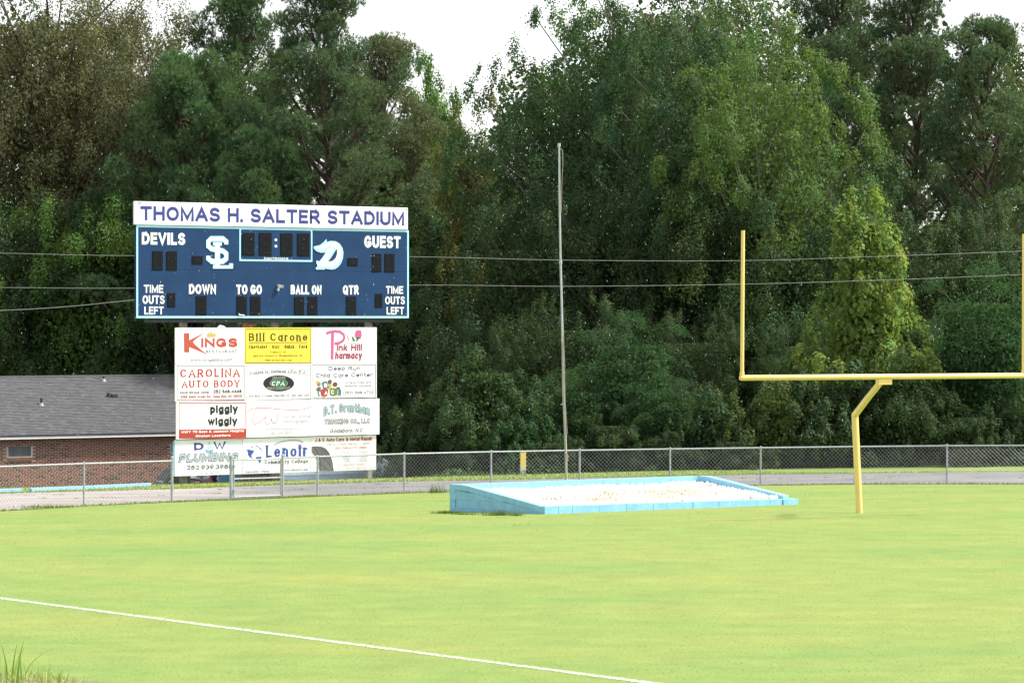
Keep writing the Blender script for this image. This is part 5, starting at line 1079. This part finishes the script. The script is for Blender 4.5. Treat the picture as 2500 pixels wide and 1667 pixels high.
ARCH = {'oak': broadleaf(17, .8, 6.2, 'round', 620, .95, 300, .10, .55, .85, .12, .1, None, .3, .12), 'oak2': broadleaf(15, .8, 4.4, 'round', 350, .85, 300, .10, .55, .85, .15, .1, None, .25, .12),
        'gum': broadleaf(19, 1.0, 5.8, 'round', 380, .95, 430, .10, .8, .78, .15, .05, GBARK, .26, .16), 'gum2': broadleaf(16, 2.0, 4.8, 'round', 260, .88, 430, .10, .8, .78, .18, .05, GBARK, .22, .16), 'slim': broadleaf(14, 1.0, 2.3, 'round', 190, .62, 300, .10, .8, .85, .45, 0, None, .16, .14),
        'under': broadleaf(9, .2, 4.2, 'round', 190, .8, 360, .10, .6, .8, .15, .15, None, .13, .16), 'under2': broadleaf(10, .1, 4.0, 'round', 190, .8, 360, .105, .62, .8, .3, .1, None, .13, .16), 'shrub': broadleaf(3.6, 0.0, 2.4, 'bush', 110, .48, 270, .085, .6, .8, .2, .1, None, .06, .18), 'shrub2': broadleaf(3.0, 0.0, 2.2, 'bush', 95, .48, 220, .115, .7, .8, .3, .1, None, .06, .18),
        'syc': broadleaf(8, .1, 3.1, 'cone', 260, .46, 150, .125, .9, .85, .35, 0, GBARK, .09, .2), 'mim': broadleaf(6, .1, 3.0, 'round', 110, .8, 280, .115, .34, .25, 0, .55, None, .08, .14, True), 'pine': pine(18, 3.6, 5.2, 94, 1.1), 'pine2': pine(17, 2.0, 5.0, 92, 1.05), 'pine3': pine(12, .4, 4.6, 84, 1.15)}
for a_ in ARCH.values(): a_[1].materials.append(FOL['dark'])
WOODS = 'trees of the wood behind the field'
def tree(name, arch, fol, x, d, ytop, wpx, label, cat='tree', rot=None, group=WOODS):
    wm, cm, w0, h0 = ARCH[arch]; X = (x - CX) / F * d; z = gz(X, d); H_ = CZ - (ytop - HZ) / F * d - z; sz = H_ / h0; sx = min(max(wpx / F * d / w0, (.55 if arch == 'slim' else .8) * sz), 1.35 * sz)
    o = empty(name, (X, d, z - .05), rot if rot is not None else random.uniform(0, 6.28), label, cat, group); o.scale = (sx, sx, sz)
    t = bpy.data.objects.new('trunk', wm); link(t, o); c = bpy.data.objects.new('crown', cm); link(c, o)
    c.material_slots[0].link = 'OBJECT'; c.material_slots[0].material = FOL[fol]
    return o
# back row and crowns against the sky
TREES = [
 ('oak_tree', 'oak', 'oak', 110, 186, -120, 680, 'huge olive brown oak filling the upper left corner'),
 ('oak_tree', 'oak2', 'oak', 400, 181, 18, 250, 'brownish oak top between the big oak and the first pine'),
 ('oak_tree', 'oak2', 'oak', 250, 190, 5, 300, 'olive oak crown showing behind the big left oak'),
 ('pine_tree', 'pine2', 'pine_green', 585, 180, -12, 380, 'green pine with tufted top left of the scoreboard banner centre'),
 ('pine_tree', 'pine3', 'pine_green', 470, 176, 185, 330, 'dense lower pine left of the tall pines above the scoreboard'),
 ('pine_tree', 'pine', 'pine', 795, 172, -40, 480, 'tall pine with bare dark trunk above the scoreboard'),
 ('pine_tree', 'pine2', 'pine_grey', 930, 178, 120, 330, 'greyish pine right of the tall pine over the scoreboard'),
 ('pine_tree', 'pine3', 'pine_green', 640, 170, 360, 330, 'low pine foliage just above the scoreboard banner left half'),
 ('pine_tree', 'pine3', 'pine', 900, 177, 400, 340, 'low pine foliage just above the scoreboard banner right end'),
 ('pine_tree', 'pine3', 'pine', 1010, 174, 560, 230, 'drooping pine boughs to the right of the scoreboard'),
 ('poplar_tree', 'slim', 'bright', 1012, 182, 140, 95, 'slim bright poplar left in the sky gap'),
 ('poplar_tree', 'slim', 'bright', 1075, 184, 150, 105, 'slim bright poplar right in the sky gap'),
 ('maple_tree', 'slim', 'yellow', 1160, 166, 240, 230, 'yellowing tree at the foot of the sky gap'),
 ('gum_tree', 'gum2', 'gum', 1375, 160, 95, 300, 'dark sweetgum forming the right side of the sky gap'),
 ('gum_tree', 'gum', 'gum', 1535, 156, -70, 420, 'very tall sweetgum reaching out of the picture at top centre'),
 ('gum_tree', 'gum2', 'gum_bright', 1640, 170, -90, 330, 'sunlit tall gum at top centre right'),
 ('dry_tree', 'oak2', 'brown', 1735, 170, 22, 200, 'dry brownish rounded crown among the tall gums'),
 ('gum_tree', 'gum2', 'gum_bright', 1860, 147, 48, 310, 'bright yellow green gum lit from the right above the goalpost'),
 ('gum_tree', 'gum2', 'gum', 1690, 150, 90, 260, 'green gum with peaked shoots left of the bright gum'),
 ('pine_tree', 'pine', 'pine', 2050, 170, -70, 430, 'tall dark pine right of the bright gum'),
 ('pine_tree', 'pine', 'pine', 2230, 162, -60, 480, 'tall dark pine with open dark limbs at upper right'),
 ('pine_tree', 'pine2', 'pine', 2400, 158, 75, 420, 'dense pine below the upper right sky corner'),
 ('gum_tree', 'gum2', 'olive', 2610, 168, -10, 220, 'yellow green tree at the top right edge'),
 ('gum_tree', 'under2', 'mid', 2025, 152, 345, 170, 'small bright gum between bright gum and pine'),
 ('sycamore_tree', 'syc', 'syc', 2110, 134, 480, 290, 'young sycamore with large pale leaves behind the crossbar'),
 ('mimosa_tree', 'mim', 'mim', 2420, 134, 640, 420, 'feathery green tree behind the right upright'),
 ('mimosa_tree', 'mim', 'mim', 2340, 137, 740, 330, 'smaller feathery green tree between sycamore and right upright'),
]
# understory that closes the wood, front rows
for (x, d, yt, w, arch, fol, lab) in [
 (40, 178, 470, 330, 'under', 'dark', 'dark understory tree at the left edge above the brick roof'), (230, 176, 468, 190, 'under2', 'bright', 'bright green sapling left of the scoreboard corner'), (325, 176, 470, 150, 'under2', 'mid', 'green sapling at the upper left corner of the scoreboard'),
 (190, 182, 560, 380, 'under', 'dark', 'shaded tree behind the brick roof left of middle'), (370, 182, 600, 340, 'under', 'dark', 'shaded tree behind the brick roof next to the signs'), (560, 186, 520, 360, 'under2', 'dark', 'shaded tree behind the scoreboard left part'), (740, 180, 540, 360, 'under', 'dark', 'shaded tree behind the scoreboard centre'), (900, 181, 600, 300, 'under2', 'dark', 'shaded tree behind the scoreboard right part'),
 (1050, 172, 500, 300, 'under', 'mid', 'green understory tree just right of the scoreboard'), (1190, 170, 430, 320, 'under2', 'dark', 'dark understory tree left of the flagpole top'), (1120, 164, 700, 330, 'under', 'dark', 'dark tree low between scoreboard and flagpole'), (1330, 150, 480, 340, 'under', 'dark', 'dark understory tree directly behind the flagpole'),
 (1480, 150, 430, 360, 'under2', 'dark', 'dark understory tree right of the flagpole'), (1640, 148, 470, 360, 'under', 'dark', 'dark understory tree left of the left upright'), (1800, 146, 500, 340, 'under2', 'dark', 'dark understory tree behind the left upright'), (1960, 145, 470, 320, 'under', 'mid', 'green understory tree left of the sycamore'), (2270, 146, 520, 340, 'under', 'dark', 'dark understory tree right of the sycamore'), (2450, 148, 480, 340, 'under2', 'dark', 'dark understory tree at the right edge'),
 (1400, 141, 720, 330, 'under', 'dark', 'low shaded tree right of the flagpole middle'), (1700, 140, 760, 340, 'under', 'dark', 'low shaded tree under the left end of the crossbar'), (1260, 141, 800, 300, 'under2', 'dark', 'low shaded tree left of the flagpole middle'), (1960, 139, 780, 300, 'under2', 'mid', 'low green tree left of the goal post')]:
    TREES.append(('understory_tree', arch, fol, x, d, yt, w, lab))
for (x, d, yt, w, arch, fol, lab) in [
 (1540, 134, 760, 330, 'mim', 'mim', 'layered feathery shrub between flagpole and left upright'), (1620, 131.5, 905, 200, 'mim', 'mim', 'small feathery shrub above the middle of the pit'), (1410, 133, 900, 230, 'mim', 'mim', 'small feathery shrub right of the flagpole foot'), (1190, 133, 850, 280, 'shrub', 'mid', 'rounded leafy shrub left of the flagpole'), (1270, 131, 990, 200, 'shrub2', 'mim', 'low bright shrub behind the yellow post'),
 (1080, 134, 930, 170, 'shrub', 'dark', 'dark shrub behind the fence left of the pit'), (985, 172, 860, 190, 'shrub', 'dark', 'dark shrub right of the sponsor signs'), (1480, 130.5, 1010, 260, 'shrub', 'dark', 'low dark leafy shrub behind the pit centre'), (1740, 131, 945, 230, 'shrub2', 'mid', 'broad leaved green shrub under the crossbar left end'), (1880, 131, 925, 240, 'shrub2', 'olive', 'yellow green broad leaved shrub left of the goal post'),
 (2005, 131.5, 880, 260, 'shrub2', 'dark', 'dark shrub just left of the goal post foot'), (2200, 131.5, 860, 280, 'shrub', 'dark', 'dark shrub right of the goal post'), (2360, 130.5, 990, 260, 'shrub', 'dark', 'dark shrub below the right upright'), (2480, 131, 960, 240, 'shrub2', 'dark', 'dark shrub at the right edge of the picture'), (1620, 130, 1050, 260, 'shrub', 'dark', 'dark low shrub behind the right part of the pit'), (1800, 129.5, 1060, 260, 'shrub', 'dark', 'low shrub behind the fence left of the goal post'), (1150, 131, 1050, 200, 'shrub', 'dark', 'dark low shrub behind the fence before the yellow post'), (1360, 130, 1060, 240, 'shrub', 'dark', 'dark low shrub at the flagpole foot')]:
    TREES.append(('shrub', arch, fol, x, d, yt, w, lab))
for (nm, arch, fol, x, d, yt, w, lab) in TREES: tree(nm, arch, fol, x, d, yt, w, lab, 'shrub' if nm == 'shrub' else 'tree', None, 'shrubs at the edge of the wood' if nm == 'shrub' else WOODS)
# the forked pale limb seen under the bright gum
# farther wood reading as one mass, and weeds at its foot
N = 90000; X = RNG.uniform(-36, 36, N); Y = RNG.uniform(200, 222, N) - .35 * np.abs(X); px = X / Y * F + CX
topy = np.interp(px, [-300, 0, 300, 600, 850, 1000, 1150, 1300, 1700, 2100, 2500, 2900], [-60, -60, 60, 70, 150, 330, 300, 60, -60, -60, 110, 20])
zt_ = CZ - (topy - HZ) / F * Y; u_ = RNG.uniform(0, 1, N); Zc = -3.6 + u_ * (zt_ + 3.6) * (1 - .12 * np.abs(np.sin(X * .9)))
v = quads(np.stack([X, Y, Zc], 1), unit(RNG.normal(0, .7, (N, 3)) + np.array([.1, -.5, .6])), RNG.uniform(.22, .46, N), RNG.uniform(.16, .32, N))
o = bpy.data.objects.new('far_wood', np_mesh('far_wood', v, 4, FOL['dark'], np.clip(RNG.normal(1, .18, (N, 1)), .5, 1.5) * np.ones((N, 3)))); link(o); tag(o, 'dark mass of far woodland behind the nearer trees', 'woodland', kind='stuff')
N = 22000; uu = RNG.uniform(-20, 26, N); wv = RNG.uniform(37.2, 50, N); X = P0[0] + uu * UV[0] + wv * NV[0]; Y = P0[1] + uu * UV[1] + wv * NV[1]
keep = (X / Y * F + CX) > 1010; X, Y, wv = X[keep], Y[keep], wv[keep]; n = len(X); hh = RNG.uniform(0, 1, n) * np.interp(wv, [37, 40, 50], [.14, .7, 1.5]) * (.55 + .45 * np.sin(X * 1.7) * np.sin(X * .63 + 1))
Zc = np.array([gz(a, c) for a, c in zip(X, Y)]) + hh
v = quads(np.stack([X, Y, Zc], 1), unit(RNG.normal(0, .5, (n, 3)) + np.array([0, -.2, .8])), RNG.uniform(.08, .2, n), RNG.uniform(.05, .12, n))
o = bpy.data.objects.new('undergrowth', np_mesh('undergrowth', v, 4, FOL['mid'], np.clip(RNG.normal(1, .22, (n, 1)), .5, 1.6) * np.ones((n, 3)))); link(o); tag(o, 'tangled low undergrowth along the foot of the wood', 'undergrowth', kind='stuff')

# ------------------------------------------------------------------ falling raindrops
N = 6000; d = RNG.uniform(16, 105, N); X = RNG.uniform(-.135, .135, N) * d; Zr = CZ + RNG.uniform(-.03, .09, N) * d
ok = Zr > .3; d, X, Zr = d[ok], X[ok], Zr[ok]; n = len(d); r_ = RNG.uniform(.0008, .0015, n); c = np.stack([X, d, Zr], 1)
oc = np.array([(1, 0, 0), (-1, 0, 0), (0, 1, 0), (0, -1, 0), (0, 0, 1), (0, 0, -1)], float) * np.array([1, 1, 3.6]); pv = c[:, None, :] + oc[None] * r_[:, None, None]; pv[:, :, 0] += oc[None, :, 2] * r_[:, None] * .06
o = bpy.data.objects.new('rain', np_mesh('rain', pv[:, tri, :].reshape(-1, 3), 3, mat('raindrop', (.55, .57, .60), .3, .02, 3, spec=.5))); link(o); tag(o, 'scattered pale raindrops falling in front of the trees', 'rain', kind='stuff')
